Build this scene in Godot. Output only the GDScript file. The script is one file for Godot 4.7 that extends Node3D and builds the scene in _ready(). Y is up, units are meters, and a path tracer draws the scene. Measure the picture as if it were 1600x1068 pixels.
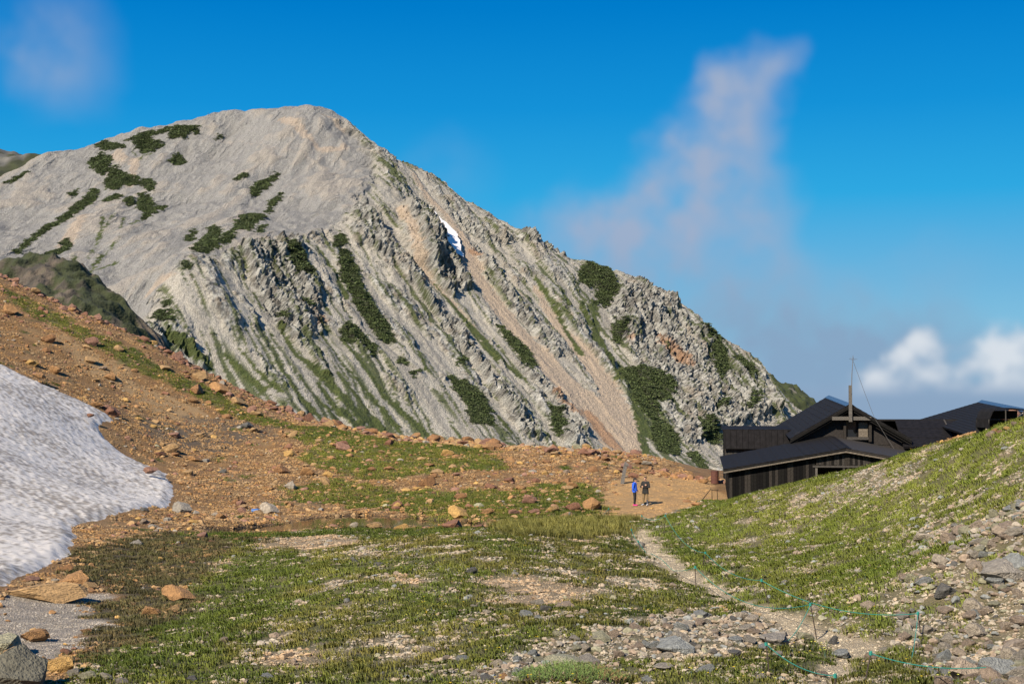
extends Node3D
# A pale limestone mountain behind an ochre col with a snowfield, a meadow with a roped footpath and a dark mountain hut.
# Metres; the eye is at the origin, -z is away from it. Survey points are x, y, z; outlines are flat lists of x, z on the map.
const NEAR_SURVEY = [[0.0,-5.99,-30.0],[-5.53,-6.19,-31.0],[-11.42,-6.39,-32.0],[5.44,-6.09,-30.5],[9.28,-5.19,-26.0],[6.92,-6.08,-31.0],[8.64,-6.19,-36.5],[10.27,-6.14,-36.5],[7.31,-6.24,-43.0],[5.61,-6.13,-31.5],[14.33,-4.3,-40.0],[12.9,-5.37,-48.0],[13.44,-5.64,-60.0],[17.9,-3.58,-57.0],[17.94,-3.14,-50.0],[10.93,-6.28,-61.0],[7.39,-6.27,-55.0],[6.09,-6.55,-68.0],[21.93,-0.96,-61.0],[21.28,-1.58,-64.0],[19.85,-2.44,-68.0],[18.86,-2.98,-70.0],[16.6,-4.15,-74.0],[13.12,-5.18,-77.0],[11.69,-5.88,-79.0],[9.21,-6.55,-79.0],[6.81,-6.6,-76.0],[4.97,-6.46,-74.0],[1.6,-6.4,-71.5],[-2.82,-6.09,-63.0],[-5.2,-6.1,-58.0],[-8.73,-6.75,-65.0],[-11.23,-6.79,-66.0],[-13.77,-6.88,-61.5],[-14.9,-6.95,-55.5],[-14.48,-7.03,-45.0],[-12.58,-7.07,-44.0],[-10.39,-7.06,-46.5],[-5.77,-6.53,-43.0],[-1.82,-6.2,-40.8],[1.82,-6.2,-40.8],[4.69,-6.38,-42.0],[-2.19,-6.14,-49.0],[2.31,-6.22,-51.5],[-7.05,-6.57,-52.5],[-17.9,-6.53,-50.0],[-18.55,-6.64,-56.0],[-19.16,-6.38,-62.0],[-21.64,-6.33,-70.0],[-20.01,-6.26,-79.0],[-21.19,-6.05,-90.0],[-24.46,-5.16,-100.0],[-29.54,-1.67,-106.0],[-34.17,0.48,-107.0],[-38.89,2.33,-108.0],[-27.29,-4.09,-76.0],[-26.7,-4.57,-85.0],[-32.36,-1.62,-90.0],[-30.51,-2.18,-97.0],[-43.98,6.59,-122.0],[-38.14,4.36,-121.0],[-32.12,1.07,-119.0],[-25.16,-3.02,-112.0],[-18.67,-5.13,-104.0],[-22.44,-5.38,-100.0],[-18.83,-6.77,-84.0],[-17.76,-3.55,-113.0],[-9.15,-5.49,-102.0],[-8.16,-6.85,-91.0],[-4.4,-6.15,-98.0],[2.18,-6.09,-97.0],[1.94,-6.59,-86.5],[6.66,-5.77,-99.0],[7.89,-6.7,-88.0],[11.31,-6.09,-97.0],[11.97,-6.58,-89.0],[13.55,-6.65,-91.0],[-12.58,-6.87,-75.9],[-10.85,-6.87,-80.7],[-9.1,-6.86,-84.6],[-6.0,-6.86,-83.7],[-7.16,-6.87,-79.9],[-3.58,-6.87,-79.9],[-1.37,-6.87,-76.7],[-6.6,-6.86,-73.7],[-9.91,-6.86,-73.7],[-15.19,-6.86,-73.7],[-48.73,11.56,-135.0],[-41.97,8.39,-133.0],[-35.41,5.9,-131.0],[-27.07,1.73,-128.0],[-20.96,-1.13,-126.0],[-15.16,-2.69,-125.0],[-8.91,-3.62,-124.0],[-2.19,-4.11,-122.0],[5.39,-4.58,-120.0],[10.51,-4.83,-117.0],[14.2,-5.58,-113.0],[16.04,-6.02,-110.0],[-54.5,8.06,-151.0],[-64.97,-10.44,-180.0],[-47.02,4.89,-149.0],[-56.17,-13.61,-178.0],[-39.73,2.4,-147.0],[-47.57,-16.1,-176.0],[-30.45,-1.77,-144.0],[-36.58,-20.27,-173.0],[-23.62,-4.63,-142.0],[-28.44,-23.13,-171.0],[-17.11,-6.19,-141.0],[-20.62,-24.69,-170.0],[-10.06,-7.12,-140.0],[-12.15,-25.62,-169.0],[-2.48,-7.61,-138.0],[-3.0,-26.11,-167.0],[6.11,-8.08,-136.0],[7.41,-26.58,-165.0],[11.94,-8.33,-133.0],[14.55,-26.83,-162.0],[16.21,-9.08,-129.0],[19.86,-27.58,-158.0],[18.38,-9.52,-126.0],[22.61,-28.02,-155.0],[0.0,-1.65,0.0],[8.0,-1.78,2.0],[-8.0,-2.28,2.0],[0.0,-3.17,-11.0],[0.0,-4.83,-20.0],[12.0,-3.34,-12.0],[-12.0,-4.46,-14.0],[20.0,-2.55,-22.0],[26.0,-0.86,-45.0],[-22.0,-5.74,-30.0],[-30.0,-4.76,-45.0],[-45.0,3.1,-80.0],[-62.0,12.64,-120.0],[-66.0,16.42,-140.0],[22.0,-6.18,-96.0],[30.0,-5.13,-100.0],[38.0,-3.63,-100.0],[30.0,-2.4,-80.0],[36.0,-0.95,-66.0],[16.0,-6.17,-104.0],[22.0,-5.85,-115.0],[40.0,-5.16,-125.0],[20.0,-10.77,-135.0],[45.0,-16.19,-150.0],[50.0,-2.52,-90.0],[55.0,0.32,-60.0]]
const FAR_SURVEY = [[-427.0,177.1,-1180.0],[-389.9,199.6,-1180.0],[-348.8,213.4,-1185.0],[-301.9,227.3,-1190.0],[-242.7,240.4,-1190.0],[-192.5,241.6,-1180.0],[-150.1,235.8,-1162.0],[-133.1,219.0,-1152.0],[-103.2,196.0,-1140.0],[-71.9,180.6,-1135.0],[-40.9,158.3,-1130.0],[-5.1,133.9,-1128.0],[25.4,119.3,-1125.0],[50.9,105.7,-1127.0],[81.9,99.8,-1135.0],[126.8,76.0,-1125.0],[155.7,50.2,-1115.0],[193.9,19.9,-1105.0],[201.0,-1.0,-1085.0],[-23.1,-27.0,-859.0],[-127.0,-7.3,-807.0],[-205.2,44.7,-828.0],[83.7,-35.5,-932.0],[143.4,-43.4,-968.0],[-75.0,-26.2,-835.0],[32.2,-32.1,-895.0],[-172.4,11.0,-815.0],[190.6,-37.0,-1030.0],[173.0,-14.0,-1040.0],[-107.0,160.3,-1075.0],[-123.5,125.7,-1012.0],[-140.8,109.0,-974.0],[-169.1,99.7,-936.0],[-191.4,90.3,-902.0],[-209.3,75.8,-862.0],[-175.8,185.8,-1110.0],[-187.1,135.6,-1035.0],[-244.2,156.2,-1080.0],[-276.5,124.3,-1020.0],[-351.4,160.5,-1110.0],[-303.4,95.3,-960.0],[-247.7,78.4,-915.0],[-361.3,108.3,-1000.0],[-332.1,78.8,-920.0],[-309.6,190.8,-1140.0],[-237.5,216.2,-1165.0],[-140.6,180.7,-1110.0],[-153.6,134.9,-1030.0],[-222.2,53.6,-850.0],[-263.7,58.1,-860.0],[-47.1,103.4,-1042.3],[-69.1,60.4,-958.2],[-97.8,40.7,-904.8],[-17.5,43.8,-973.8],[26.5,26.5,-982.3],[42.3,-8.5,-940.8],[0.0,-0.0,-920.0],[71.0,47.3,-1050.0],[90.6,9.0,-1006.6],[128.8,-0.0,-1023.3],[-123.1,57.4,-910.4],[-147.6,38.8,-862.0],[-168.7,68.2,-890.7],[-59.7,8.0,-884.5],[-99.6,7.7,-852.0],[143.8,19.2,-1064.9],[23.6,70.9,-1048.6],[-59.3,143.3,-1093.9],[-448.3,102.1,-1290.0],[-469.7,-22.9,-1440.0],[-409.4,124.6,-1290.0],[-428.9,-0.4,-1440.0],[-366.2,138.4,-1295.0],[-383.7,13.4,-1445.0],[-317.0,152.3,-1300.0],[-332.1,27.3,-1450.0],[-254.8,165.4,-1300.0],[-267.0,40.4,-1450.0],[-202.2,166.6,-1290.0],[-211.8,41.6,-1440.0],[-157.6,160.8,-1272.0],[-165.1,35.8,-1422.0],[-139.7,144.0,-1262.0],[-146.4,19.0,-1412.0],[-108.4,121.0,-1250.0],[-113.5,-4.0,-1400.0],[-75.5,105.6,-1245.0],[-79.1,-19.4,-1395.0],[-42.9,83.3,-1240.0],[-45.0,-41.7,-1390.0],[-5.4,58.9,-1238.0],[-5.6,-66.1,-1388.0],[26.7,44.3,-1235.0],[27.9,-80.7,-1385.0],[53.4,30.7,-1237.0],[56.0,-94.3,-1387.0],[86.0,24.8,-1245.0],[90.1,-100.2,-1395.0],[133.2,1.0,-1235.0],[139.5,-124.0,-1385.0],[163.5,-24.8,-1225.0],[171.3,-149.8,-1375.0],[203.6,-55.1,-1215.0],[213.3,-180.1,-1365.0],[211.1,-76.0,-1195.0],[221.1,-201.0,-1345.0],[330.0,-77.4,-1100.0],[330.0,-115.2,-900.0],[200.0,-99.0,-800.0],[0.0,-91.4,-740.0],[-200.0,-62.1,-720.0],[-420.0,51.0,-800.0],[-520.0,98.7,-1000.0],[-520.0,134.5,-1150.0]]
const PINES = [[-345,-1170,-342,-1184,-330,-1172,-319,-1161,-320,-1157,-331,-1160],[-321,-1172,-301,-1179,-284,-1181,-284,-1173,-295,-1170,-300,-1168,-288,-1157,-285,-1152,-293,-1147,-304,-1151,-311,-1162,-312,-1168],[-284,-1169,-280,-1180,-266,-1176,-259,-1172,-260,-1168,-266,-1169,-268,-1161,-281,-1162],[-346,-1150,-339,-1154,-337,-1160,-327,-1150,-322,-1142,-325,-1137,-321,-1129,-327,-1126,-334,-1132,-340,-1145],[-320,-1114,-321,-1131,-317,-1134,-304,-1118,-294,-1114,-291,-1107,-294,-1100,-304,-1108,-307,-1098,-314,-1101],[-291,-1107,-288,-1114,-278,-1101,-276,-1084,-278,-1083,-283,-1097],[-312,-1083,-306,-1089,-300,-1085,-302,-1075,-308,-1074],[-281,-1065,-285,-1084,-277,-1081,-269,-1067,-272,-1054,-277,-1051],[-271,-1037,-270,-1058,-260,-1065,-259,-1060,-265,-1040,-269,-1034],[-342,-976,-344,-1007,-338,-1045,-332,-1073,-330,-1098,-327,-1109,-322,-1102,-320,-1082,-323,-1070,-330,-1040,-338,-1020,-340,-1001,-341,-978],[-318,-962,-320,-981,-312,-975,-314,-999,-308,-990,-306,-974,-311,-968],[-347,-1102,-343,-1113,-341,-1109,-342,-1100],[-275,-1136,-272,-1147,-263,-1140,-261,-1134,-268,-1130],[-246,-1161,-241,-1167,-237,-1164,-243,-1161],[-213,-1090,-210,-1098,-204,-1094,-206,-1089],[-198,-1067,-196,-1085,-188,-1092,-181,-1100,-180,-1097,-185,-1083,-191,-1071,-196,-1065],[-180,-1038,-180,-1060,-171,-1069,-175,-1052,-177,-1036],[-190,-964,-195,-1014,-184,-1029,-180,-1019,-181,-995,-178,-956,-183,-962],[-174,-944,-173,-972,-174,-1007,-172,-995,-171,-959],[-203,-901,-208,-954,-210,-993,-202,-978,-196,-944,-190,-911,-196,-900],[-190,-925,-194,-958,-189,-956,-186,-931,-188,-921],[-406,-1129,-399,-1137,-391,-1144,-390,-1139,-397,-1131,-404,-1126],[-294,-1073,-291,-1078,-286,-1073,-288,-1062],[-222,-972,-224,-993,-221,-988,-218,-966],[-212,-835,-208,-839,-201,-836,-198,-830,-206,-831],[-210,-845,-206,-845,-201,-841,-203,-839],[-201,-864,-200,-872,-196,-868,-196,-865],[-124,-972,-123,-993,-119,-998,-116,-991,-121,-977],[-119,-976,-114,-982,-106,-970,-102,-953,-94,-937,-83,-924,-76,-914,-77,-908,-85,-907,-92,-916,-101,-926,-107,-938,-115,-951],[-153,-950,-144,-950,-134,-939,-131,-932,-140,-923,-147,-933],[-109,-894,-105,-908,-99,-906,-90,-898,-84,-896,-89,-886,-95,-891,-100,-894,-105,-885],[-40,-907,-31,-907,-18,-904,-13,-896,-14,-880,-23,-872,-26,-881,-32,-892,-39,-896],[-73,-896,-69,-899,-67,-896,-71,-891],[-64,-890,-60,-895,-57,-892,-62,-888],[-136,-901,-131,-907,-127,-903,-131,-895],[-146,-883,-142,-888,-140,-883,-143,-878],[-38,-924,-34,-933,-29,-937,-31,-928,-36,-920],[49,-1085,55,-1115,62,-1123,72,-1123,77,-1099,80,-1091,71,-1074,63,-1072,65,-1093,56,-1085],[78,-1011,87,-1026,96,-1026,106,-1031,115,-1023,109,-1001,99,-993,91,-993,83,-1003],[85,-1002,96,-999,102,-987,99,-974,90,-976,84,-987],[95,-969,107,-981,114,-964,108,-945,97,-940,93,-954],[128,-995,139,-1003,146,-991,137,-981,128,-982],[151,-1087,159,-1105,165,-1091,165,-1077,156,-1067,151,-1074],[147,-1105,157,-1116,157,-1102,148,-1094],[170,-1095,181,-1098,187,-1093,180,-1083,172,-1081],[-11,-986,-1,-987,10,-981,16,-968,10,-954,3,-966,-4,-975],[-41,-906,-31,-909,-19,-903,-13,-892,-15,-880,-25,-871,-27,-886,-37,-896],[22,-931,31,-930,33,-917,30,-901,25,-913],[150,-1039,158,-1043,154,-1032,149,-1029],[170,-1044,183,-1072,183,-1065,174,-1046],[74,-1061,84,-1064,81,-1044,75,-1046],[117,-955,124,-964,129,-949,124,-938]]
const GRASS_STREAKS = [[1.2,1.4,-155,-865,-143,-851,-131,-830,-117,-815,-106,-814],[1.2,3.7,-144,-874,-129,-854,-114,-848,-98,-839,-77,-840],[1.4,3.6,-114,-839,-103,-830,-90,-830],[1.0,2.3,-119,-884,-101,-863,-86,-855,-68,-847],[1.5,2.6,-105,-885,-91,-873,-79,-862,-63,-857,-51,-851],[1.3,1.9,-134,-970,-118,-951,-109,-931],[1.0,1.6,-55,-995,-35,-977,-22,-961,-10,-950],[2.0,2.5,-167,-830,-155,-824,-144,-817],[1.1,1.6,-131,-828,-118,-819,-109,-813],[2.5,2.8,-199,-823,-188,-822,-175,-821],[0.9,1.2,-162,-891,-156,-882],[0.7,1.7,-126,-838,-111,-826,-96,-821],[0.6,1.4,-122,-849,-104,-839,-86,-835],[0.7,1.7,-106,-854,-91,-847,-76,-841],[0.7,1.4,-141,-841,-127,-824,-114,-812],[0.7,1.7,-163,-838,-147,-827,-134,-818],[0.6,1.2,-63,-918,-55,-897],[2.3,3.5,84,-1016,87,-984,91,-953],[1.9,2.6,64,-1049,68,-1021,75,-997],[0.9,1.5,-123,-913,-117,-906],[0.7,1.0,-39,-869,-31,-857],[1.5,2.5,-45,-988,-26,-971,-8,-954,5,-945],[2.3,3.5,78,-1020,82,-985,86,-957,88,-933],[2.8,3.0,61,-1071,61,-1035,71,-1011,73,-996],[1.2,1.9,17,-1068,34,-1037,48,-1005],[2.0,1.6,35,-1066,39,-1050],[2.0,1.6,51,-1064,56,-1048],[1.0,1.3,11,-908,31,-894],[2.0,1.3,-9,-893,0,-882],[2.6,3.5,85,-999,98,-972,104,-954],[2.0,2.0,146,-1091,149,-1081],[1.1,0.7,-301,-1038,-291,-1002,-288,-975,-285,-951],[0.8,1.7,-273,-988,-277,-961,-278,-928,-278,-918],[1.3,0.8,-264,-948,-272,-939,-277,-928],[1.0,0.6,-295,-1046,-290,-1011],[0.8,0.8,-284,-1033,-279,-1008],[1.7,1.4,-295,-955,-288,-935],[1.1,0.9,-311,-1155,-301,-1137,-294,-1145],[0.9,0.6,-270,-1034,-276,-1021]]
const SCREE_CHUTES = [[1.6,7.2,-114,-955,-105,-933,-92,-912,-75,-896,-59,-881,-31,-857],[1.2,3.3,-175,-887,-157,-876,-142,-864,-124,-843,-109,-832,-96,-822],[1.5,2.0,-113,-888,-98,-871,-82,-860,-64,-849],[1.7,2.5,-189,-843,-169,-839,-150,-829,-134,-815],[4.2,6.2,-99,-956,-85,-943,-62,-932,-48,-912],[1.4,2.3,-44,-976,-16,-955,10,-927,29,-899],[1.6,2.3,-130,-969,-115,-954]]
const TAN_CHUTES = [[3.9,16.3,-36,-1058,-24,-1035,-8,-1009,10,-987,32,-967,56,-951,70,-927],[2.4,10.9,17,-1059,30,-1033,45,-1014,64,-988,78,-945],[2.0,2.3,-69,-1012,-58,-995,-39,-985,-15,-961],[1.9,4.0,-79,-1124,-67,-1105,-54,-1100,-40,-1085,-25,-1049],[2.7,3.4,-85,-1060,-75,-1027,-68,-1004],[0.9,0.8,-259,-1174,-224,-1152,-192,-1123,-162,-1113,-136,-1096,-127,-1084],[2.5,1.7,-154,-1154,-146,-1153,-135,-1148],[1.3,1.0,-123,-1133,-111,-1130,-104,-1131],[0.5,0.6,-211,-869,-202,-901,-174,-935,-159,-963],[2.8,2.1,-189,-1154,-168,-1134,-152,-1121,-133,-1129],[4.4,4.3,-322,-1152,-315,-1140],[3.5,2.3,-304,-1138,-297,-1101],[3.2,6.0,-318,-1049,-312,-989],[2.6,3.4,-219,-860,-208,-861]]
const CRAG_RIBS = [[6.3,5.6,-123,-1045,-84,-1005,-72,-995,-60,-979,-41,-961,-15,-936,-9,-926],[6.5,6.6,-44,-968,-29,-945,-13,-930,9,-895],[4.6,5.0,10,-954,28,-946,39,-919,39,-898],[3.7,3.7,-76,-877,-58,-867],[3.7,3.6,-139,-883,-111,-850],[3.5,3.5,-149,-837,-133,-825],[3.3,3.3,-105,-898,-92,-886],[4.4,5.5,-29,-1075,1,-1027,29,-994],[4.1,4.1,-50,-1105,-17,-1090,22,-1123,43,-1118],[4.2,4.1,-205,-824,-179,-820],[4.4,4.2,-111,-1041,-103,-997,-74,-997]]
const RUST = [[1.3,1.3,-36,-1073,-36,-1072],[3.6,2.7,-29,-1067,-27,-1063],[1.5,1.4,-196,-861,-195,-859],[2.7,2.7,-122,-898,-121,-892],[2.3,2.3,87,-1052,87,-1049],[3.7,3.7,104,-1114,107,-1113],[7.9,7.9,114,-1064,125,-1061],[5.2,3.5,41,-936,28,-946],[5.2,6.9,52,-942,65,-926],[2.0,2.0,-316,-960,-314,-951]]
const CRAG_FIELDS = [[71,-1071,81,-1095,100,-1123,123,-1126,138,-1099,154,-1100,160,-1083,191,-1098,198,-1070,148,-1006,117,-964,95,-990,84,-1041],[-79,-1078,-69,-1086,-53,-1066,-47,-1045,-30,-1017,-46,-992,-62,-1008,-77,-1045],[-181,-926,-153,-966,-132,-934,-122,-911,-119,-884,-130,-863,-146,-871,-159,-892]]
const SNOW_GULLY = [-70,-1088,-63,-1090,-57,-1084,-50,-1081,-44,-1075,-40,-1063,-37,-1044,-43,-1044,-49,-1054,-52,-1065,-57,-1077,-60,-1082,-66,-1074]
const ROCK_TOWER = [-83,-1067,-77,-1075,-70,-1063,-65,-1067,-60,-1049,-55,-1037,-56,-1011,-66,-1005,-73,-1009,-82,-1028]
const NEAR_FIELDS = {"snow":[-42.2,-108.9,-39.1,-108.6,-35.4,-106.5,-32.0,-106.1,-29.5,-106.0,-29.9,-102.4,-28.7,-100.5,-26.9,-99.9,-24.5,-100.0,-21.4,-91.0,-20.6,-86.8,-20.0,-79.0,-20.8,-74.8,-21.6,-70.1,-19.1,-62.6,-18.3,-58.1,-18.3,-55.1,-18.1,-52.5,-17.9,-50.0,-18.2,-47.3],"pan":[-17.2,-46.9,-16.0,-48.3,-14.9,-49.8,-13.3,-47.3,-12.4,-43.2,-11.6,-37.7,-11.5,-35.7,-13.3,-36.5],"sedge":[-10.6,-34.5,-13.0,-46.1,-16.9,-56.5,-18.7,-60.4,-18.3,-68.0,-15.4,-73.1,-11.2,-66.0,-12.3,-59.5,-11.5,-49.4,-9.0,-34.2],"lush":[-9.0,-33.6,-11.4,-48.1,-11.5,-57.2,-10.2,-63.4,-7.8,-54.5,-7.6,-44.5,-7.4,-33.3],"pond":[-16.5,-73.8,-13.0,-78.2,-11.1,-82.5,-9.1,-84.6,-5.9,-82.8,-2.1,-79.3,-1.2,-77.2,-3.4,-75.6,-6.7,-75.0,-10.1,-74.8,-13.2,-73.8],"dark":[-28.8,-106.9,-26.3,-117.0,-20.0,-120.2,-18.7,-115.3,-23.0,-109.1,-26.5,-103.7],"meadow":[-12.0,-72.3,-9.3,-74.5,-5.9,-73.6,-1.3,-72.0,2.0,-72.6,6.9,-81.1,8.9,-82.8,13.2,-89.5,16.5,-96.9,23.7,-105.7,30.6,-113.8,20.3,-69.5,22.1,-66.6,22.8,-60.3,7.9,-19.8,-8.5,-26.7,-10.0,-34.9,-10.4,-40.2,-11.5,-49.4,-12.7,-61.6],"ochre_yard":[6.0,-96.3,9.1,-101.1,13.9,-106.7,14.6,-98.7,13.5,-91.0,9.5,-81.3,7.0,-73.9,5.8,-81.5,5.3,-87.6],"green_upper":[-18.2,-119.1,-14.3,-122.6,-8.4,-116.5,-2.0,-114.0,0.0,-103.4,-4.6,-102.7,-10.7,-99.6,-15.8,-106.7],"green_lower":[-15.3,-94.9,-11.7,-100.6,-7.0,-96.9,-0.9,-96.3,4.5,-99.2,5.7,-90.9,5.5,-81.5,1.8,-79.4,-1.4,-78.9,-6.0,-83.7,-10.5,-90.0,-13.8,-90.8],"green_edge":[-47.1,-130.5,-43.2,-129.4,-33.9,-125.4,-26.2,-124.1,-20.2,-121.5,-16.1,-119.4,-20.1,-117.9,-27.3,-121.3,-36.0,-122.8,-45.9,-127.1],"pale_track":[-41.9,-125.7,-40.5,-126.4,-36.4,-122.3,-30.9,-120.5,-25.2,-119.2,-24.2,-116.9,-28.4,-114.7,-33.2,-117.3,-36.9,-118.9],"talus":[11.5,-41.4,13.6,-43.5,16.2,-48.8,16.9,-44.8,8.3,-21.6,7.2,-23.7,8.6,-30.2,9.6,-35.8,10.4,-38.7],"rock_band":[0.0,-34.3,1.6,-35.4,3.1,-38.2,4.9,-42.0,6.7,-39.6,8.6,-39.3,8.4,-35.7,7.0,-35.7,3.9,-33.6,2.3,-32.8,0.8,-30.7,-0.8,-28.9,-0.8,-31.1],"scree_slope":[12.5,-69.6,15.2,-69.2,18.2,-67.5,19.4,-65.6,19.0,-60.3,16.5,-61.4,14.0,-62.3,11.9,-63.4],"scree_slope_b":[16.0,-59.5,18.4,-58.7,19.0,-52.8,15.9,-43.3,13.6,-43.5,12.1,-43.7,13.7,-52.6],"tall_grass":[-1.3,-75.0,2.0,-72.6,6.7,-81.2,5.6,-67.0,3.0,-67.2,0.0,-60.6],"bank":[-16.8,-72.1,-12.4,-73.1,-8.0,-74.1,-2.0,-74.8,-1.3,-70.3,-5.2,-64.6,-7.5,-69.4,-11.5,-69.1,-15.3,-68.5]}
const TAN_GRAVEL = [[-4.9,-49.8,-3.7,-51.2,-2.4,-48.3,-2.5,-45.7,-4.1,-45.8],[-0.6,-48.3,0.7,-50.2,2.2,-48.8,2.0,-45.4,0.0,-44.5,-0.6,-45.7],[-6.4,-36.0,-5.8,-37.0,-4.5,-35.6,-4.3,-33.2,-5.7,-33.5],[-13.4,-58.7,-11.8,-61.5,-10.7,-56.7,-12.5,-55.7],[-14.0,-67.3,-12.3,-72.3,-7.5,-69.4,-6.8,-63.3,-10.4,-64.4],[6.4,-49.2,6.8,-43.6,7.3,-40.5,6.4,-40.8],[2.3,-64.9,5.0,-69.3,4.8,-67.3,2.7,-59.5]]
const FOOTPATH = [[7.3,-45.4,7.5,-43.2,7.9,-40.1,8.5,-37.9,8.0,-36.6,7.3,-37.9,6.9,-41.1],[5.7,-69.7,6.6,-69.9,6.8,-65.2,6.6,-54.0,7.2,-50.1,7.4,-44.4,7.3,-42.1,6.7,-43.1,6.5,-48.7,5.7,-52.7,5.2,-57.6],[8.0,-37.7,8.9,-37.6,9.3,-36.5,9.2,-35.3,8.3,-34.1,7.5,-32.1,6.6,-28.8,6.0,-29.1,7.0,-32.7,7.8,-34.5,8.0,-36.2]]
const PLACED_ROCKS = [[-27.65,-125.69,1.47,"o",0.8],[-27.17,-122.31,1.21,"o",0.9],[-25.59,-124.49,2.02,"o",0.65],[-24.05,-124.96,0.9,"o",0.6],[-27.01,-120.13,1.08,"o",0.6],[-34.4,-124.22,1.01,"o",0.8],[-33.46,-118.43,1.17,"o",0.7],[-27.54,-109.47,0.69,"y",0.8],[-31.39,-107.07,1.25,"o",0.5],[-35.44,-106.47,1.15,"o",0.5],[-44.0,-124.2,1.45,"o",0.8],[-43.99,-135.5,0.85,"o",0.6],[-32.33,-121.77,0.77,"o",0.7],[3.92,-96.08,1.04,"o",0.8],[0.98,-87.85,1.19,"r",0.8],[0.72,-94.07,0.59,"o",0.8],[2.1,-93.72,0.67,"o",0.8],[2.41,-84.12,0.76,"o",0.7],[1.26,-82.86,0.75,"r",0.5],[3.6,-84.48,0.99,"r",0.7],[-5.37,-102.25,1.1,"o",0.5],[-15.27,-113.32,0.82,"o",0.7],[-9.78,-113.44,0.92,"r",0.8],[-14.48,-122.08,1.1,"o",0.7],[-12.29,-124.38,1.46,"o",0.5],[-4.2,-116.92,1.26,"r",0.4],[2.64,-106.96,0.77,"o",0.7],[6.27,-111.72,1.31,"r",0.5],[3.46,-110.11,1.09,"o",0.5],[7.14,-109.67,0.99,"o",0.6],[-13.06,-98.67,0.62,"o",0.5],[-17.52,-110.84,0.7,"o",0.6],[-23.41,-92.33,1.0,"r",0.55],[-19.95,-77.52,0.56,"d",0.6],[-30.26,-102.02,0.64,"r",0.7],[-25.51,-103.31,1.02,"r",0.5],[-24.76,-105.02,0.76,"o",0.6],[-17.0,-64.66,0.76,"g",0.5],[-18.29,-72.61,0.59,"g",0.5],[-20.54,-101.27,0.82,"d",0.6],[-21.88,-117.08,1.16,"d",0.5],[-15.83,-48.47,2.84,"o",0.32],[-17.42,-55.6,0.75,"o",0.5],[-17.45,-51.99,0.56,"r",0.5],[-11.72,-37.72,0.37,"r",0.6],[-10.6,-31.25,1.55,"m",0.75],[-9.95,-32.54,0.35,"g",0.9],[-9.52,-32.08,0.43,"g",0.7],[-9.13,-32.23,0.35,"g",0.7],[-8.7,-31.96,0.29,"g",0.7],[-2.07,-34.41,0.5,"g",0.75],[0.39,-39.39,0.39,"b",0.8],[0.93,-41.67,0.45,"d",0.7],[0.75,-44.36,0.48,"g",0.6],[1.66,-43.56,0.78,"g",0.45],[-0.73,-40.96,0.33,"g",0.7],[-1.08,-39.12,0.32,"g",0.6],[-1.49,-39.27,0.25,"o",0.6],[-1.15,-42.73,0.27,"g",0.7],[-1.45,-49.96,0.49,"d",0.6],[-4.97,-52.88,0.43,"d",0.7],[-5.97,-54.42,0.29,"d",0.6],[3.89,-34.12,1.01,"b",0.5],[3.39,-34.52,0.47,"b",0.5],[4.39,-34.47,0.25,"d",0.9],[6.69,-36.06,0.97,"g",0.45],[7.44,-36.62,0.59,"g",0.6],[8.19,-36.44,0.26,"d",1.0],[8.08,-34.94,0.6,"b",0.55],[6.88,-31.78,0.37,"g",0.5],[5.07,-38.45,0.35,"t",0.8],[6.07,-39.16,0.32,"d",0.7],[4.05,-37.01,0.4,"g",0.6],[1.18,-33.06,1.04,"g",0.3],[0.14,-31.08,0.48,"b",0.8],[-0.18,-30.65,0.3,"o",0.7],[-0.54,-30.14,0.35,"d",0.6],[4.25,-31.77,0.51,"b",0.45],[5.37,-30.85,0.33,"g",0.6],[3.45,-32.2,0.58,"g",0.35],[14.33,-49.75,1.12,"g",0.45],[12.68,-44.95,0.49,"g",0.6],[13.32,-38.9,1.26,"g",0.62],[13.11,-39.33,0.53,"d",0.9],[13.79,-38.99,0.88,"b",0.8],[9.16,-28.71,0.9,"t",0.7],[9.42,-27.78,0.8,"b",0.7],[11.75,-33.52,0.75,"t",0.5],[9.56,-27.12,0.61,"g",0.7],[8.94,-31.3,0.34,"g",0.45],[8.61,-28.37,0.51,"d",0.4],[10.68,-36.76,0.43,"g",0.7],[10.07,-36.37,0.49,"g",0.7],[21.05,-60.44,0.38,"y",0.8],[20.85,-60.68,0.33,"r",0.7],[20.82,-61.37,0.33,"o",0.7],[20.62,-61.19,0.44,"g",0.5],[21.39,-60.55,0.33,"g",0.6],[21.45,-59.9,0.27,"o",0.6],[20.58,-64.0,0.23,"g",0.7],[5.71,-63.38,0.46,"g",0.6]]
const KNOLL_CREST = [[-116.4, 27.1, -300.0], [-108.3, 27.7, -300.0], [-100.9, 28.1, -298.0], [-93.5, 27.5, -296.0], [-85.6, 23.7, -292.0], [-79.2, 18.9, -288.0], [-74.8, 15.2, -286.0], [-70.3, 10.9, -284.0], [-63.0, 2.5, -280.0]]
const LEFT_RIDGE = [[-624.8, 261.3, -1500.0], [-543.3, 259.2, -1500.0], [-516.1, 255.8, -1500.0], [-488.8, 251.0, -1500.0], [-441.0, 223.7, -1500.0]]
const GREEN_SHOULDER = [[178.6, 33.5, -1240.0], [216.7, 20.5, -1235.0], [232.4, 12.2, -1230.0], [247.9, 4.4, -1225.0], [260.5, -7.7, -1220.0], [283.8, -32.7, -1215.0]]
const GREEN_FOOT = [[-148, -862, -113, -899, -64, -887, -24, -887, 24, -895, -15, -855, -101, -803, -134, -804, -184, -818, -177, -835], [76, -1053, 98, -1042, 117, -1000, 121, -933, 83, -920, 81, -973], [143, -1097, 189, -1106, 191, -1065, 152, -1057]]
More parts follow.
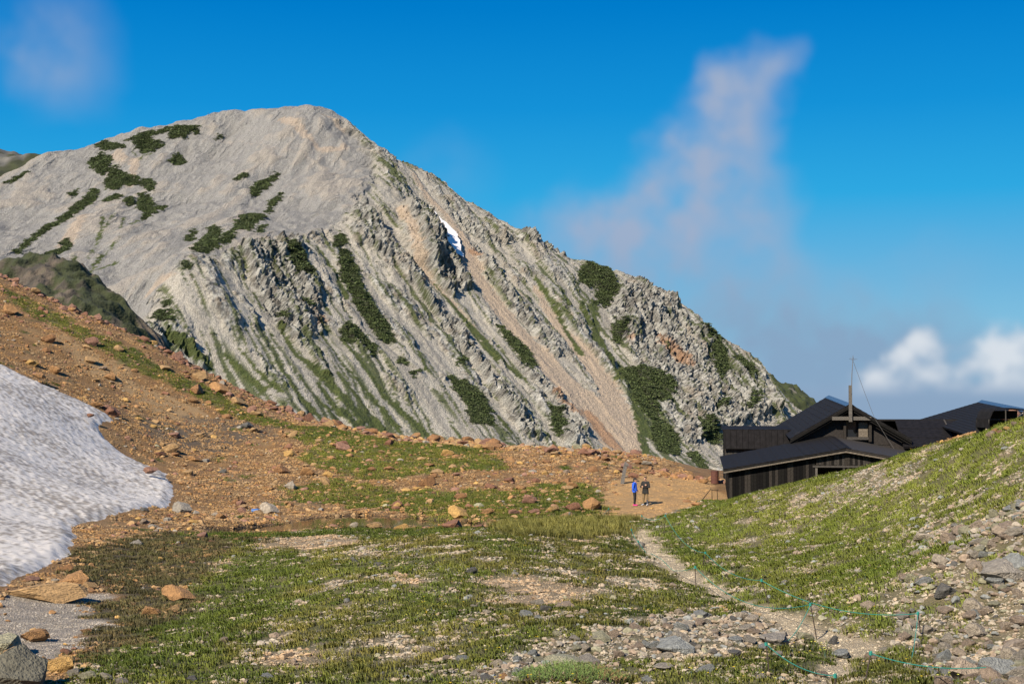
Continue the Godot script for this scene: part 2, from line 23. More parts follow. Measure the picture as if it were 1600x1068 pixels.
const FRONT_FACE = [-209, -862, -191, -901, -169, -936, -141, -974, -123, -1012, -107, -1075, -109, -1122, -125, -1147, -141, -1156, -110, -1320, 340, -1320, 340, -740, -260, -740]
const WISPS = [[11.29, 12.9, 0.77, 0.55], [10.03, 12.34, 1.29, 0.8], [9.01, 11.13, 1.55, 0.85], [8.5, 9.9, 1.93, 0.85], [7.73, 8.66, 2.19, 0.75], [6.7, 7.41, 2.32, 0.65], [5.16, 6.41, 2.06, 0.5], [3.1, 6.43, 1.81, 0.4], [1.29, 6.69, 1.29, 0.2], [9.75, 7.61, 1.42, 0.65], [9.99, 5.84, 1.29, 0.6], [10.98, 4.3, 1.55, 0.5], [12.69, 2.51, 1.81, 0.6], [13.42, 1.25, 2.06, 0.6], [10.96, 2.02, 1.81, 0.35], [8.96, 3.06, 2.06, 0.4], [6.43, 4.61, 2.06, 0.4], [4.13, 5.65, 1.81, 0.4], [15.58, 0.5, 2.06, 0.6], [-17.75, 13.01, 2.19, 0.4], [-18.55, 11.89, 1.55, 0.35], [11.44, -0.0, 2.32, 0.6], [-2.59, 9.24, 1.55, 0.12], [9.7, 0.76, 2.84, 0.45], [7.69, 2.04, 2.32, 0.3], [13.17, 0.5, 2.84, 0.5], [11.46, 3.03, 2.32, 0.35], [15.59, 1.49, 2.06, 0.35], [5.16, 5.13, 2.32, 0.3], [2.58, 5.66, 2.06, 0.25], [17.06, 4.93, 1.55, 0.15], [14.63, 1.5, 2.84, 0.55], [16.06, 0.5, 2.84, 0.6], [13.65, -0.0, 3.09, 0.6], [17.49, 1.47, 1.81, 0.4], [11.2, 0.51, 2.58, 0.5], [8.97, 3.82, 2.32, 0.4], [6.69, 5.63, 2.32, 0.4], [4.65, 6.16, 2.06, 0.4], [10.21, 2.03, 2.84, 0.45], [8.26, 11.9, 1.03, 0.5]]
const CUMULUS = [[16.43, 1.98, 0.88], [15.59, 1.12, 1.24], [16.66, 0.74, 1.6], [17.83, 0.49, 1.75], [18.76, 0.37, 1.96], [19.8, 0.97, 2.17], [20.93, 0.48, 2.84], [18.63, -0.49, 2.32], [20.01, -0.73, 2.58], [17.24, -0.25, 2.06], [14.86, 0.12, 1.55]]

class Relief:
	# A smooth surface through survey points (multiquadric), kept on a coarse grid and read back bicubically.
	var x0 := 0.0
	var z0 := 0.0
	var step := 1.0
	var nx := 0
	var nz := 0
	var v := PackedFloat32Array()
	func _init(pts: Array, c: float, ax: float, az: float, bx: float, bz: float, s: float) -> void:
		var n := pts.size()
		var m := n + 3
		var rows := []
		for i in m:
			var r := PackedFloat64Array()
			r.resize(m + 1)
			for j in m:
				if i < n and j < n:
					r[j] = sqrt(pow(pts[i][0] - pts[j][0], 2) + pow(pts[i][2] - pts[j][2], 2) + c * c)
				elif i < n:
					r[j] = [1.0, pts[i][0], pts[i][2]][j - n]
				elif j < n:
					r[j] = [1.0, pts[j][0], pts[j][2]][i - n]
			r[m] = pts[i][1] if i < n else 0.0
			rows.append(r)
		for k in m:
			var best := k
			for i in range(k + 1, m):
				if absf(rows[i][k]) > absf(rows[best][k]):
					best = i
			var sw: PackedFloat64Array = rows[k]
			rows[k] = rows[best]
			rows[best] = sw
			var pr: PackedFloat64Array = rows[k]
			for i in range(k + 1, m):
				var ri: PackedFloat64Array = rows[i]
				var q := ri[k] / pr[k]
				if q != 0.0:
					for j in range(k, m + 1):
						ri[j] -= q * pr[j]
				rows[i] = ri
		var w := PackedFloat64Array()
		w.resize(m)
		for k in range(m - 1, -1, -1):
			var t: float = rows[k][m]
			for j in range(k + 1, m):
				t -= rows[k][j] * w[j]
			w[k] = t / rows[k][k]
		x0 = ax - 2 * s
		z0 = az - 2 * s
		step = s
		nx = int((bx - ax) / s) + 6
		nz = int((bz - az) / s) + 6
		v.resize(nx * nz)
		var px := PackedFloat64Array()
		var pz := PackedFloat64Array()
		for p in pts:
			px.append(p[0])
			pz.append(p[2])
		for j in nz:
			var z := z0 + j * s
			for i in nx:
				var x := x0 + i * s
				var h := w[n] + w[n + 1] * x + w[n + 2] * z
				for k in n:
					var dx := px[k] - x
					var dz := pz[k] - z
					h += w[k] * sqrt(dx * dx + dz * dz + c * c)
				v[j * nx + i] = h
	func at(x: float, z: float) -> float:
		var fx := clampf((x - x0) / step, 1.0, nx - 3.001)
		var fz := clampf((z - z0) / step, 1.0, nz - 3.001)
		var i := int(fx)
		var j := int(fz)
		fx -= i
		fz -= j
		var o := (j - 1) * nx + i
		var a := cubic_interpolate(v[o], v[o + 1], v[o - 1], v[o + 2], fx)
		o += nx
		var b := cubic_interpolate(v[o], v[o + 1], v[o - 1], v[o + 2], fx)
		o += nx
		var c := cubic_interpolate(v[o], v[o + 1], v[o - 1], v[o + 2], fx)
		o += nx
		var d := cubic_interpolate(v[o], v[o + 1], v[o - 1], v[o + 2], fx)
		return cubic_interpolate(b, c, a, d, fz)

class Field:
	# How much of something there is at each place of the map, painted from outlines and lines.
	var x0 := 0.0
	var z0 := 0.0
	var step := 1.0
	var nx := 0
	var nz := 0
	var v := PackedFloat32Array()
	func _init(ax: float, az: float, bx: float, bz: float, s: float) -> void:
		x0 = ax
		z0 = az
		step = s
		nx = int((bx - ax) / s) + 2
		nz = int((bz - az) / s) + 2
		v.resize(nx * nz)
	func outline(flat: Array, value := 1.0) -> Field:
		var poly := PackedVector2Array()
		for k in range(0, flat.size(), 2):
			poly.append(Vector2(flat[k], flat[k + 1]))
		var lo := poly[0]
		var hi := poly[0]
		for p in poly:
			lo = lo.min(p)
			hi = hi.max(p)
		for j in range(maxi(0, int((lo.y - z0) / step)), mini(nz, int((hi.y - z0) / step) + 2)):
			for i in range(maxi(0, int((lo.x - x0) / step)), mini(nx, int((hi.x - x0) / step) + 2)):
				if Geometry2D.is_point_in_polygon(Vector2(x0 + i * step, z0 + j * step), poly):
					v[j * nx + i] = maxf(v[j * nx + i], value)
		return self
	func line(a: Array, value := 1.0) -> Field:
		var n := (a.size() - 2) / 2
		for k in n - 1:
			var p := Vector2(a[2 + 2 * k], a[3 + 2 * k])
			var q := Vector2(a[4 + 2 * k], a[5 + 2 * k])
			var w0: float = lerpf(a[0], a[1], float(k) / (n - 1))
			var w1: float = lerpf(a[0], a[1], float(k + 1) / (n - 1))
			var w := maxf(w0, w1) + step * 2
			var d := q - p
			var len2 := maxf(d.length_squared(), 1e-6)
			for j in range(maxi(0, int((minf(p.y, q.y) - w - z0) / step)), mini(nz, int((maxf(p.y, q.y) + w - z0) / step) + 2)):
				for i in range(maxi(0, int((minf(p.x, q.x) - w - x0) / step)), mini(nx, int((maxf(p.x, q.x) + w - x0) / step) + 2)):
					var c := Vector2(x0 + i * step, z0 + j * step)
					var t := clampf((c - p).dot(d) / len2, 0.0, 1.0)
					var f := clampf((lerpf(w0, w1, t) - c.distance_to(p + d * t)) / step * 0.5 + 0.5, 0.0, 1.0) * value
					if f > v[j * nx + i]:
						v[j * nx + i] = f
		return self
	func soften(times: int) -> Field:
		for t in times:
			var o := v.duplicate()
			for j in range(1, nz - 1):
				for i in range(1, nx - 1):
					var k := j * nx + i
					v[k] = (o[k] * 2.0 + o[k - 1] + o[k + 1] + o[k - nx] + o[k + nx]) / 6.0
		return self
	func at(x: float, z: float) -> float:
		var fx := (x - x0) / step
		var fz := (z - z0) / step
		if fx < 0.0 or fz < 0.0 or fx >= nx - 1 or fz >= nz - 1:
			return 0.0
		var i := int(fx)
		var j := int(fz)
		fx -= i
		fz -= j
		var k := j * nx + i
		return lerpf(lerpf(v[k], v[k + 1], fx), lerpf(v[k + nx], v[k + nx + 1], fx), fz)

var rng := RandomNumberGenerator.new()
var taken := {}
var tex := {}
var clock := 0

func stage(what: String) -> void:
	print(what, " ", Time.get_ticks_msec() - clock)

func wave(sd: int, size: float, octaves := 4, kind := FastNoiseLite.TYPE_SIMPLEX_SMOOTH, fractal := FastNoiseLite.FRACTAL_FBM) -> FastNoiseLite:
	var n := FastNoiseLite.new()
	n.seed = sd
	n.noise_type = kind
	n.frequency = 1.0 / size
	n.fractal_type = fractal if octaves > 1 else FastNoiseLite.FRACTAL_NONE
	n.fractal_octaves = octaves
	return n

func numbered(called: String) -> String:
	var k: int = taken.get(called, 0)
	taken[called] = k + 1
	return called if k == 0 else "%s_%03d" % [called, k]

func tag(o: Node, label: String, category: String, group := "", kind := "") -> Node:
	o.set_meta("label", label)
	o.set_meta("category", category)
	if group:
		o.set_meta("group", group)
	if kind:
		o.set_meta("kind", kind)
	return o

func put(called: String, mesh: Mesh, m: Material, parent: Node = null) -> MeshInstance3D:
	var o := MeshInstance3D.new()
	o.name = called if parent else numbered(called)
	o.mesh = mesh
	o.material_override = m
	(parent if parent else self).add_child(o, true)
	return o

func base(called: String, at: Vector3, turn := 0.0) -> Node3D:
	var o := Node3D.new()
	o.name = numbered(called)
	add_child(o)
	o.position = at
	o.rotation.y = turn
	return o

func copies(called: String, mesh: Mesh, m: Material, places: Array, tints: Array) -> MultiMeshInstance3D:
	var mm := MultiMesh.new()
	mm.transform_format = MultiMesh.TRANSFORM_3D
	mm.use_colors = true
	mm.mesh = mesh
	mm.instance_count = places.size()
	for i in places.size():
		mm.set_instance_transform(i, places[i])
		mm.set_instance_color(i, tints[i])
	var o := MultiMeshInstance3D.new()
	o.name = numbered(called)
	o.multimesh = mm
	o.material_override = m
	add_child(o)
	return o

func noise_tex(sd: int, size: float, lo: float, hi: float, octaves := 5, px := 512, kind := FastNoiseLite.TYPE_SIMPLEX_SMOOTH) -> NoiseTexture2D:
	var t := NoiseTexture2D.new()
	t.noise = wave(sd, size, octaves, kind)
	t.width = px
	t.height = px
	t.seamless = true
	var g := Gradient.new()
	g.colors = PackedColorArray([Color(lo, lo, lo), Color(hi, hi, hi)])
	t.color_ramp = g
	return t

func mat(c: Color, rough := 0.9, tinted := false) -> StandardMaterial3D:
	# c is a linear, real-world base colour
	var m := StandardMaterial3D.new()
	m.albedo_color = c.linear_to_srgb()
	m.roughness = rough
	m.vertex_color_use_as_albedo = tinted
	return m

func grained(m: StandardMaterial3D, albedo: Texture2D, bump: Texture2D, scale: float, bump_cm: float, world := true) -> StandardMaterial3D:
	m.uv1_triplanar = true
	m.uv1_world_triplanar = world
	m.uv1_scale = Vector3.ONE * scale
	if albedo:
		m.albedo_texture = albedo
	if bump:
		m.heightmap_enabled = true
		m.heightmap_texture = bump
		m.heightmap_scale = bump_cm
	return m

func tri(st: SurfaceTool, a: Vector3, b: Vector3, c: Vector3, out: Vector3) -> void:
	var n := (c - a).cross(b - a)
	if n.dot(out) < 0.0:
		var s := b
		b = c
		c = s
		n = -n
	n = n.normalized()
	for p in [a, b, c]:
		st.set_normal(n)
		st.add_vertex(p)

func tool() -> SurfaceTool:
	var st := SurfaceTool.new()
	st.begin(Mesh.PRIMITIVE_TRIANGLES)
	return st

func add_slab(st: SurfaceTool, pts: Array, thick: float) -> void:
	# a convex outline given a thickness behind it (against the normal of its first corner)
	var n: Vector3 = (pts[2] - pts[0]).cross(pts[1] - pts[0]).normalized()
	var under := []
	var mid := Vector3.ZERO
	for p in pts:
		under.append(p - n * thick)
		mid += p
	mid = mid / pts.size() - n * thick * 0.5
	var k := pts.size()
	for i in range(1, k - 1):
		tri(st, pts[0], pts[i], pts[i + 1], n)
		tri(st, under[0], under[i], under[i + 1], -n)
	for i in k:
		var j := (i + 1) % k
		var out: Vector3 = (pts[i] + pts[j]) * 0.5 - n * thick * 0.5 - mid
		tri(st, pts[i], pts[j], under[j], out)
		tri(st, pts[i], under[j], under[i], out)

func slab(called: String, pts: Array, thick: float, m: Material, parent: Node) -> MeshInstance3D:
	var st := tool()
	add_slab(st, pts, thick)
	return put(called, st.commit(), m, parent)

func add_box(st: SurfaceTool, lo: Vector3, hi: Vector3) -> void:
	add_slab(st, [Vector3(lo.x, lo.y, hi.z), Vector3(lo.x, hi.y, hi.z), Vector3(hi.x, hi.y, hi.z), Vector3(hi.x, lo.y, hi.z)], hi.z - lo.z)

func box(called: String, lo: Vector3, hi: Vector3, m: Material, parent: Node) -> MeshInstance3D:
	var st := tool()
	add_box(st, lo, hi)
	return put(called, st.commit(), m, parent)

func add_tube(st: SurfaceTool, pts: Array, radii: Array, sides := 6) -> void:
	var rings := []
	for i in pts.size():
		var d: Vector3 = (pts[mini(i + 1, pts.size() - 1)] - pts[maxi(i - 1, 0)]).normalized()
		var u := d.cross(Vector3.UP if absf(d.y) < 0.9 else Vector3.RIGHT).normalized()
		var w := d.cross(u)
		var r: float = radii[mini(i, radii.size() - 1)]
		var ring := []
		for k in sides:
			ring.append(pts[i] + (u * cos(TAU * k / sides) + w * sin(TAU * k / sides)) * r)
		rings.append(ring)
	for i in rings.size() - 1:
		for k in sides:
			var l := (k + 1) % sides
			var a: Vector3 = rings[i][k]
			var out: Vector3 = (a + rings[i][l]) * 0.5 - pts[i]
			tri(st, a, rings[i][l], rings[i + 1][l], out)
			tri(st, a, rings[i + 1][l], rings[i + 1][k], out)
	for e in [0, rings.size() - 1]:
		var out: Vector3 = pts[0] - pts[1] if e == 0 else pts[e] - pts[e - 1]
		for k in range(1, sides - 1):
			tri(st, rings[e][0], rings[e][k], rings[e][k + 1], out)

func tube(called: String, pts: Array, radii: Array, m: Material, parent: Node = null, sides := 6) -> MeshInstance3D:
	var st := tool()
	add_tube(st, pts, radii, sides)
	return put(called, st.commit(), m, parent)

func sheet(nx: int, nz: int, p: PackedVector3Array, c: PackedColorArray, keep := PackedByteArray(), facets := false) -> ArrayMesh:
	# a grid of points as a smooth mesh; cells without a kept corner are left out
	var n := PackedVector3Array()
	n.resize(p.size())
	for j in nz:
		var up := mini(j + 1, nz - 1) * nx
		var dn := maxi(j - 1, 0) * nx
		for i in nx:
			n[j * nx + i] = (p[up + i] - p[dn + i]).cross(p[j * nx + mini(i + 1, nx - 1)] - p[j * nx + maxi(i - 1, 0)]).normalized()
	var idx := PackedInt32Array()
	idx.resize((nx - 1) * (nz - 1) * 6)
	var k := 0
	for j in nz - 1:
		for i in nx - 1:
			var a := j * nx + i
			if keep.size() and keep[a] + keep[a + 1] + keep[a + nx] + keep[a + nx + 1] < 3:
				continue
			idx[k] = a
			idx[k + 1] = a + 1
			idx[k + 2] = a + nx
			idx[k + 3] = a + 1
			idx[k + 4] = a + nx + 1
			idx[k + 5] = a + nx
			k += 6
	idx.resize(k)
	var arr := []
	arr.resize(Mesh.ARRAY_MAX)
	arr[Mesh.ARRAY_VERTEX] = p
	if not facets:
		arr[Mesh.ARRAY_NORMAL] = n
	arr[Mesh.ARRAY_COLOR] = c
	arr[Mesh.ARRAY_INDEX] = idx
	var m := ArrayMesh.new()
	m.add_surface_from_arrays(Mesh.PRIMITIVE_TRIANGLES, arr)
	return m

func over(a: Color, b: Color, t: float) -> Color:
	return a.lerp(b, clampf(t, 0.0, 1.0))

func step01(a: float, b: float, x: float) -> float:
	return smoothstep(a, b, x)

var near: Relief
var far: Relief
var g_nx := 0
var g_nz := 0
var g_y := PackedFloat32Array()
const G_X0 := -62.0
const G_Z0 := -168.0
const G_X1 := 54.0
const G_Z1 := 6.0
const G_STEP := 0.3
var fields := {}
var summit := []
var w_edge: FastNoiseLite
var w_patch: FastNoiseLite
var w_spot: FastNoiseLite
var w_fine: FastNoiseLite

func _ready() -> void:
	clock = Time.get_ticks_msec()
	rng.seed = 20240817
	make_camera_and_light()
	stage("sky")
	make_textures()
	make_mountain()
	stage("mountain")
	make_hills()
	stage("hills")
	make_ground()
	stage("ground")
	make_snowfield()
	make_pond()
	stage("snow")
	make_hut()
	stage("hut")
	make_people()
	stage("people")
	make_ropes()
	make_yard_things()
	make_rocks()
	stage("rocks")
	make_plants()
	stage("plants")

func make_camera_and_light() -> void:
	var cam := Camera3D.new()
	cam.name = "camera"
	cam.fov = rad_to_deg(2.0 * atan(534.0 / 2222.0))
	cam.near = 0.1
	cam.far = 30000.0
	cam.rotation.x = atan(86.0 / 2222.0)
	add_child(cam)
	cam.current = true
	var sun := DirectionalLight3D.new()
	sun.name = "sun"
	sun.light_energy = 1.55
	sun.light_color = Color(1.0, 0.945, 0.86)
	sun.light_angular_distance = 0.53
	sun.shadow_enabled = true
	add_child(sun)
	sun.look_at_from_position(Vector3(-0.44, 0.60, 0.67) * 100.0, Vector3.ZERO)
	var e := Environment.new()
	e.background_mode = Environment.BG_SKY
	var s := Sky.new()
	var pm := PanoramaSkyMaterial.new()
	pm.panorama = sky_picture()
	s.sky_material = pm
	e.sky = s
	e.tonemap_mode = Environment.TONE_MAPPER_LINEAR
	e.tonemap_exposure = 1.85
	e.sdfgi_enabled = true
	e.ssao_enabled = true
	e.ssil_enabled = true
	var we := WorldEnvironment.new()
	we.name = "air"
	we.environment = e
	add_child(we)

func sky_picture() -> ImageTexture:
	# blue air that pales towards the horizon, thin drifting cloud, and heaped cloud low down
	var w := 2304
	var h := 1152
	var im := Image.create(w, h, false, Image.FORMAT_RGBF)
	var n1 := wave(5, 0.12, 5)
	var n2 := wave(9, 0.035, 5)
	var n3 := wave(12, 0.35, 3)
	var grey := Color(0.188, 0.232, 0.32)
	var veil := Color(0.132, 0.204, 0.296)
	var white := Color(0.385, 0.41, 0.44)
	for j in h:
		var el := (0.5 - (j + 0.5) / h) * 180.0
		var air := air_at(el)
		if el > 34.0 or el < 0.0:
			im.fill_rect(Rect2i(0, j, w, 1), air if el > 0.0 else Color(0.142, 0.206, 0.295))
			continue
		var ce := cos(deg_to_rad(el))
		var se := sin(deg_to_rad(el))
		for i in w:
			var az := fposmod((i + 0.5) / w * 360.0 + 180.0, 360.0) - 180.0
			var aside := smoothstep(22.0, 44.0, absf(az))
			var d := Vector3(sin(deg_to_rad(az)) * ce, se, cos(deg_to_rad(az)) * ce)
			var big := n1.get_noise_3dv(d)
			var k := 0.0
			var puff := 0.0
			var fine := 0.0
			if aside < 1.0:
				fine = n2.get_noise_3dv(d)
				var qx := az + big * 1.3 + fine * 0.35
				var qy := el + n1.get_noise_3d(d.x + 7.0, d.y, d.z) * 1.1 - fine * 0.3
				for b in WISPS:
					var r: float = b[2] * 1.5
					var q: float = ((qx - b[0]) * (qx - b[0]) + (qy - b[1]) * (qy - b[1])) / (r * r)
					if q < 1.0:
						k = 1.0 - (1.0 - k) * (1.0 - b[3] * 0.75 * (1.0 - q) * (1.0 - q))
				k = k * (0.88 + 0.45 * big + 0.6 * fine)
				var body := 0.0
				for b in CUMULUS:
					var q: float = ((qx - b[0]) * (qx - b[0]) + (el + fine * 0.5 - b[1]) * (el + fine * 0.5 - b[1])) / (b[2] * b[2])
					body = maxf(body, 1.0 - q)
				if body > 0.0:
					puff = smoothstep(0.0, 1.0, body + fine * 1.0 + big * 0.5) * 0.92
				k *= 1.0 - aside
				puff *= 1.0 - aside
			if aside > 0.0:
				k = maxf(k, aside * clampf(n3.get_noise_3d(d.x, d.y * 1.6, d.z) * 1.7 - 0.28 + big * 0.4, 0.0, 0.55) * smoothstep(34.0, 20.0, el))
				puff = maxf(puff, aside * smoothstep(0.15, 0.5, n3.get_noise_3d(d.x * 2.0, 5.0 + d.y * 5.0, d.z * 2.0) + 0.25 - el * 0.09 + big * 0.3))
			var c := air.lerp(veil.lerp(grey, smoothstep(2.5, 7.0, el)), clampf(k * 1.15, 0.0, 0.95))
			var lit := clampf(0.6 + fine * 1.1 + big * 1.0, 0.0, 1.0)
			c = c.lerp(veil.lerp(white, lit), clampf(puff, 0.0, 0.95))
			im.set_pixel(i, j, Color(0.142, 0.206, 0.295).lerp(c, smoothstep(-0.1, 0.9, el)))
	return ImageTexture.create_from_image(im)

func air_at(el: float) -> Color:
	var stops := [[-90.0, Color(0.25, 0.34, 0.43)], [0.0, Color(0.215, 0.345, 0.46)], [3.0, Color(0.15, 0.36, 0.515)], [4.5, Color(0.11, 0.325, 0.51)], [8.0, Color(0.02, 0.275, 0.53)], [11.5, Color(0.005, 0.20, 0.48)], [15.5, Color(0.0, 0.14, 0.416)], [40.0, Color(0.0, 0.09, 0.31)], [90.0, Color(0.0, 0.06, 0.22)]]
	for k in stops.size() - 1:
		if el <= stops[k + 1][0]:
			return stops[k][1].lerp(stops[k + 1][1], clampf((el - stops[k][0]) / (stops[k + 1][0] - stops[k][0]), 0.0, 1.0)) * 0.77
	return stops[-1][1]

func make_textures() -> void:
	tex.grain = noise_tex(3, 9.0, 0.55, 1.0, 5, 512)
	tex.speck = noise_tex(13, 5.0, 0.30, 1.0, 4, 512)
	tex.rock = noise_tex(14, 20.0, 0.55, 1.0, 5, 512, FastNoiseLite.TYPE_SIMPLEX)
	tex.crack = noise_tex(15, 16.0, 0.0, 1.0, 5, 512, FastNoiseLite.TYPE_SIMPLEX)
	tex.bump = noise_tex(4, 26.0, 0.0, 1.0, 6, 512)
	tex.pebble = noise_tex(6, 14.0, 0.0, 1.0, 3, 512, FastNoiseLite.TYPE_CELLULAR)
	tex.blotch = noise_tex(8, 70.0, 0.62, 1.0, 6, 512)
	tex.fibre = noise_tex(11, 30.0, 0.35, 1.0, 5, 512)

# ------------------------------------------------------------------ the mountain

func make_mountain() -> void:
	var x0 := -470.0
	var z0 := -1290.0
	var x1 := 300.0
	var z1 := -770.0
	far = Relief.new(FAR_SURVEY, 22.0, x0, z0, x1, z1, 9.0)
	var mk := func(): return Field.new(x0, z0, x1, z1, 1.6)
	var pine: Field = mk.call()
	for a in PINES:
		pine.outline(a)
	var face: Field = mk.call().outline(FRONT_FACE).soften(3)
	var green: Field = mk.call()
	for a in GRASS_STREAKS:
		green.line(a)
	var chute: Field = mk.call()
	for a in SCREE_CHUTES:
		chute.line(a)
	chute.soften(2)
	var tan_: Field = mk.call()
	for a in TAN_CHUTES:
		tan_.line(a)
	tan_.soften(3)
	var crag: Field = mk.call()
	for a in CRAG_FIELDS:
		crag.outline(a)
	for a in CRAG_RIBS:
		crag.line(a, 0.9)
	crag.soften(3)
	var rust: Field = mk.call()
	for a in RUST:
		rust.line(a)
	rust.soften(3)
	var foot: Field = mk.call()
	for a in GREEN_FOOT:
		foot.outline(a)
	foot.soften(6)
	var tower: Field = mk.call().outline(ROCK_TOWER).soften(4)
	stage("fields")
	var warp := wave(21, 16.0, 3)
	var warp2 := wave(22, 5.0, 2)
	var gully := wave(23, 1.0, 3, FastNoiseLite.TYPE_SIMPLEX_SMOOTH, FastNoiseLite.FRACTAL_RIDGED)
	var streak := wave(24, 1.0, 4)
	var ridged := wave(25, 38.0, 6, FastNoiseLite.TYPE_SIMPLEX, FastNoiseLite.FRACTAL_RIDGED)
	ridged.fractal_gain = 0.55
	var block := wave(26, 9.0, 2, FastNoiseLite.TYPE_CELLULAR)
	block.cellular_return_type = FastNoiseLite.RETURN_DISTANCE2_SUB
	block.cellular_distance_function = FastNoiseLite.DISTANCE_MANHATTAN
	var broad := wave(27, 70.0, 3)
	var small := wave(28, 3.6, 3, FastNoiseLite.TYPE_SIMPLEX)
	var tiny := wave(30, 1.9, 1, FastNoiseLite.TYPE_SIMPLEX)
	var split := wave(29, 7.0, 3, FastNoiseLite.TYPE_SIMPLEX, FastNoiseLite.FRACTAL_RIDGED)
	var st := 1.05
	var nx := int((x1 - x0) / st)
	var nz := int((z1 - z0) / st)
	var p := PackedVector3Array()
	var c := PackedColorArray()
	p.resize(nx * nz)
	c.resize(nx * nz)
	var out := Vector3(0.36, 0.62, 0.70)
	var smooth_p := PackedVector3Array()
	smooth_p.resize(nx * nz)
	var woods := PackedByteArray()
	woods.resize(nx * nz)
	for j in nz:
		var z := z0 + j * st
		for i in nx:
			var x := x0 + i * st
			var k := j * nx + i
			var y := far.at(x, z)
			var s := 0.616 * x + 0.788 * z
			var t := 0.788 * x - 0.616 * z
			var wv := warp.get_noise_2d(x, z)
			var wf := warp2.get_noise_2d(x, z)
			var ux := x + wv * 9.0 + wf * 3.0
			var uz := z - wv * 5.0 + wf * 3.5
			var f := face.at(ux, uz)
			var cr := crag.at(x + wv * 5.0 + wf * 3.0, z + wf * 4.0)
			var sc := chute.at(x + wf * 2.0, z + wf)
			var tn := tan_.at(x + wf * 3.0, z + wv * 3.0)
			var sm := small.get_noise_3d(x, y, z)
			var br := broad.get_noise_2d(x, z)
			var dk := streak.get_noise_2d((0.89 * x + 0.45 * z + wv * 5.0) / 11.0, (-0.45 * x + 0.89 * z) / 90.0)
			var rd := ridged.get_noise_3d(t + wv * 4.0, y * 0.25, s * 0.5)
			var ft := foot.at(x, z)
			var loose := clampf(maxf(maxf(sc * 1.5, tn * 2.2 * f), ft * 0.8), 0.0, 1.0)
			# rock stands out where the ridged noise is high; debris lies between
			var rib := streak.get_noise_2d((t + wv * 5.0) / 26.0 + 9.0, s / 90.0)
			var stone := clampf(cr * 1.15 + step01(0.16, 0.36, rd * 0.5 + rib * 0.8 + br * 0.3) * 0.7, 0.0, 1.0) * f * (1.0 - loose * (1.0 - 0.45 * cr))
			var sk := streak.get_noise_2d((t + wv * 3.0) / 9.0, s / 130.0)
			var gu := gully.get_noise_2d((t + wv * 9.0) / 95.0, s / 420.0)
			var bl := block.get_noise_3d(t, y * 0.4, s * 0.6) + 0.55
			var sp := split.get_noise_3d(t, y * 0.3, s * 0.4)
			var push := f * (gu * 5.0 * (1.0 - 0.5 * loose) + sk * 0.9) + stone * ((rd + 0.15) * 7.5 + bl * 1.5 + sp * 2.8 + sm * 1.5 + tiny.get_noise_3d(x, y, z) * 0.9) * (0.55 + 0.85 * cr) + (1.0 - f) * (br * 7.0 + wv * 1.6 + sm * 0.28 + dk * 2.0) + f * sm * 0.45 + f * rib * 2.6 * (1.0 - loose)
			push += tower.at(x + wf * 2.0, z) * (9.0 + 5.0 * rd + 2.0 * bl)
			smooth_p[k] = Vector3(x, y, z)
			p[k] = Vector3(x, y, z) + out * push
			# what it is made of
			var col := Color(0.262, 0.255, 0.242) * (1.0 + sm * 0.20 + br * 0.10 + dk * 0.14)
			col = over(col, Color(0.325, 0.292, 0.25) * (1.0 + sm * 0.1), step01(0.05, 0.5, br + wv * 0.5 + dk * 0.7) * 0.8)
			# debris on the front face: pale, in long streaks
			var pale := over(Color(0.415, 0.385, 0.33), Color(0.29, 0.27, 0.235), step01(-0.25, 0.35, sk + sm * 0.5)) * (1.0 + sm * 0.08)
			col = over(col, pale, f)
			var vein := split.get_noise_3d(t + 700.0, y * 0.3, s * 0.4)
			var bed := small.get_noise_3d(x + 400.0, y, z)
			var rock := over(Color(0.40, 0.39, 0.355), Color(0.13, 0.122, 0.11), step01(-0.05, 0.5, vein * 0.5 + bed * 0.6 + wf * 0.3))
			rock = over(rock, Color(0.29, 0.225, 0.155), step01(0.15, 0.45, br * 0.6 + wv * 0.6) * 0.45)
			rock = over(rock, Color(0.52, 0.51, 0.475), step01(0.1, 0.45, -vein * 0.5 + bed * 0.6) * 0.55)
			col = over(col, rock * (1.0 + bed * 0.3), step01(0.15, 0.5, stone))
			col = over(col, Color(0.43, 0.335, 0.245) * (1.0 + sm * 0.12 + sk * 0.1), step01(0.25, 0.7, tn + sm * 0.12) * (1.0 - stone * 0.8) * (0.6 + 0.3 * f))
			col = over(col, Color(0.34, 0.17, 0.075), step01(0.25, 0.7, rust.at(x + wf * 3.0, z + wv * 3.0) + sm * 0.3) * 0.65)
			# low green in streaks down the fall line
			var gr := green.at(x + wf * 2.5, z + wf * 2.0)
			gr = step01(0.38, 0.52, gr + sk * 0.35 + sm * 0.35) if gr > 0.02 else 0.0
			var veg := streak.get_noise_2d((t + wv * 2.0) / 5.0 + 40.0, s / 95.0)
			var wild := f * (1.0 - clampf(maxf(sc * 1.5, tn * 2.2), 0.0, 1.0)) * step01(0.20, 0.30, veg + sm * 0.22 + rib * 0.25 - cr * 0.12 + ft * 0.24)
			gr = maxf(gr, wild * 0.9)
			col = over(col, over(Color(0.048, 0.070, 0.014), Color(0.085, 0.10, 0.024), sm * 1.2 + 0.3), gr)
			var pn := pine.at(x + wf * 2.6 + sm * 2.6, z + wf * 2.5 - sm * 2.2)
			if pn > 0.5:
				col = over(col, Color(0.016, 0.021, 0.008), 0.9)
				woods[k] = 1
			elif pn > 0.12 and rng.randf() < 0.22:
				woods[k] = 2
			elif f > 0.4 and loose < 0.8 and rng.randf() < (0.03 if wild > 0.6 else 0.0015):
				woods[k] = 2
			col.a = 1.0
			c[k] = col
	stage("mountain points")
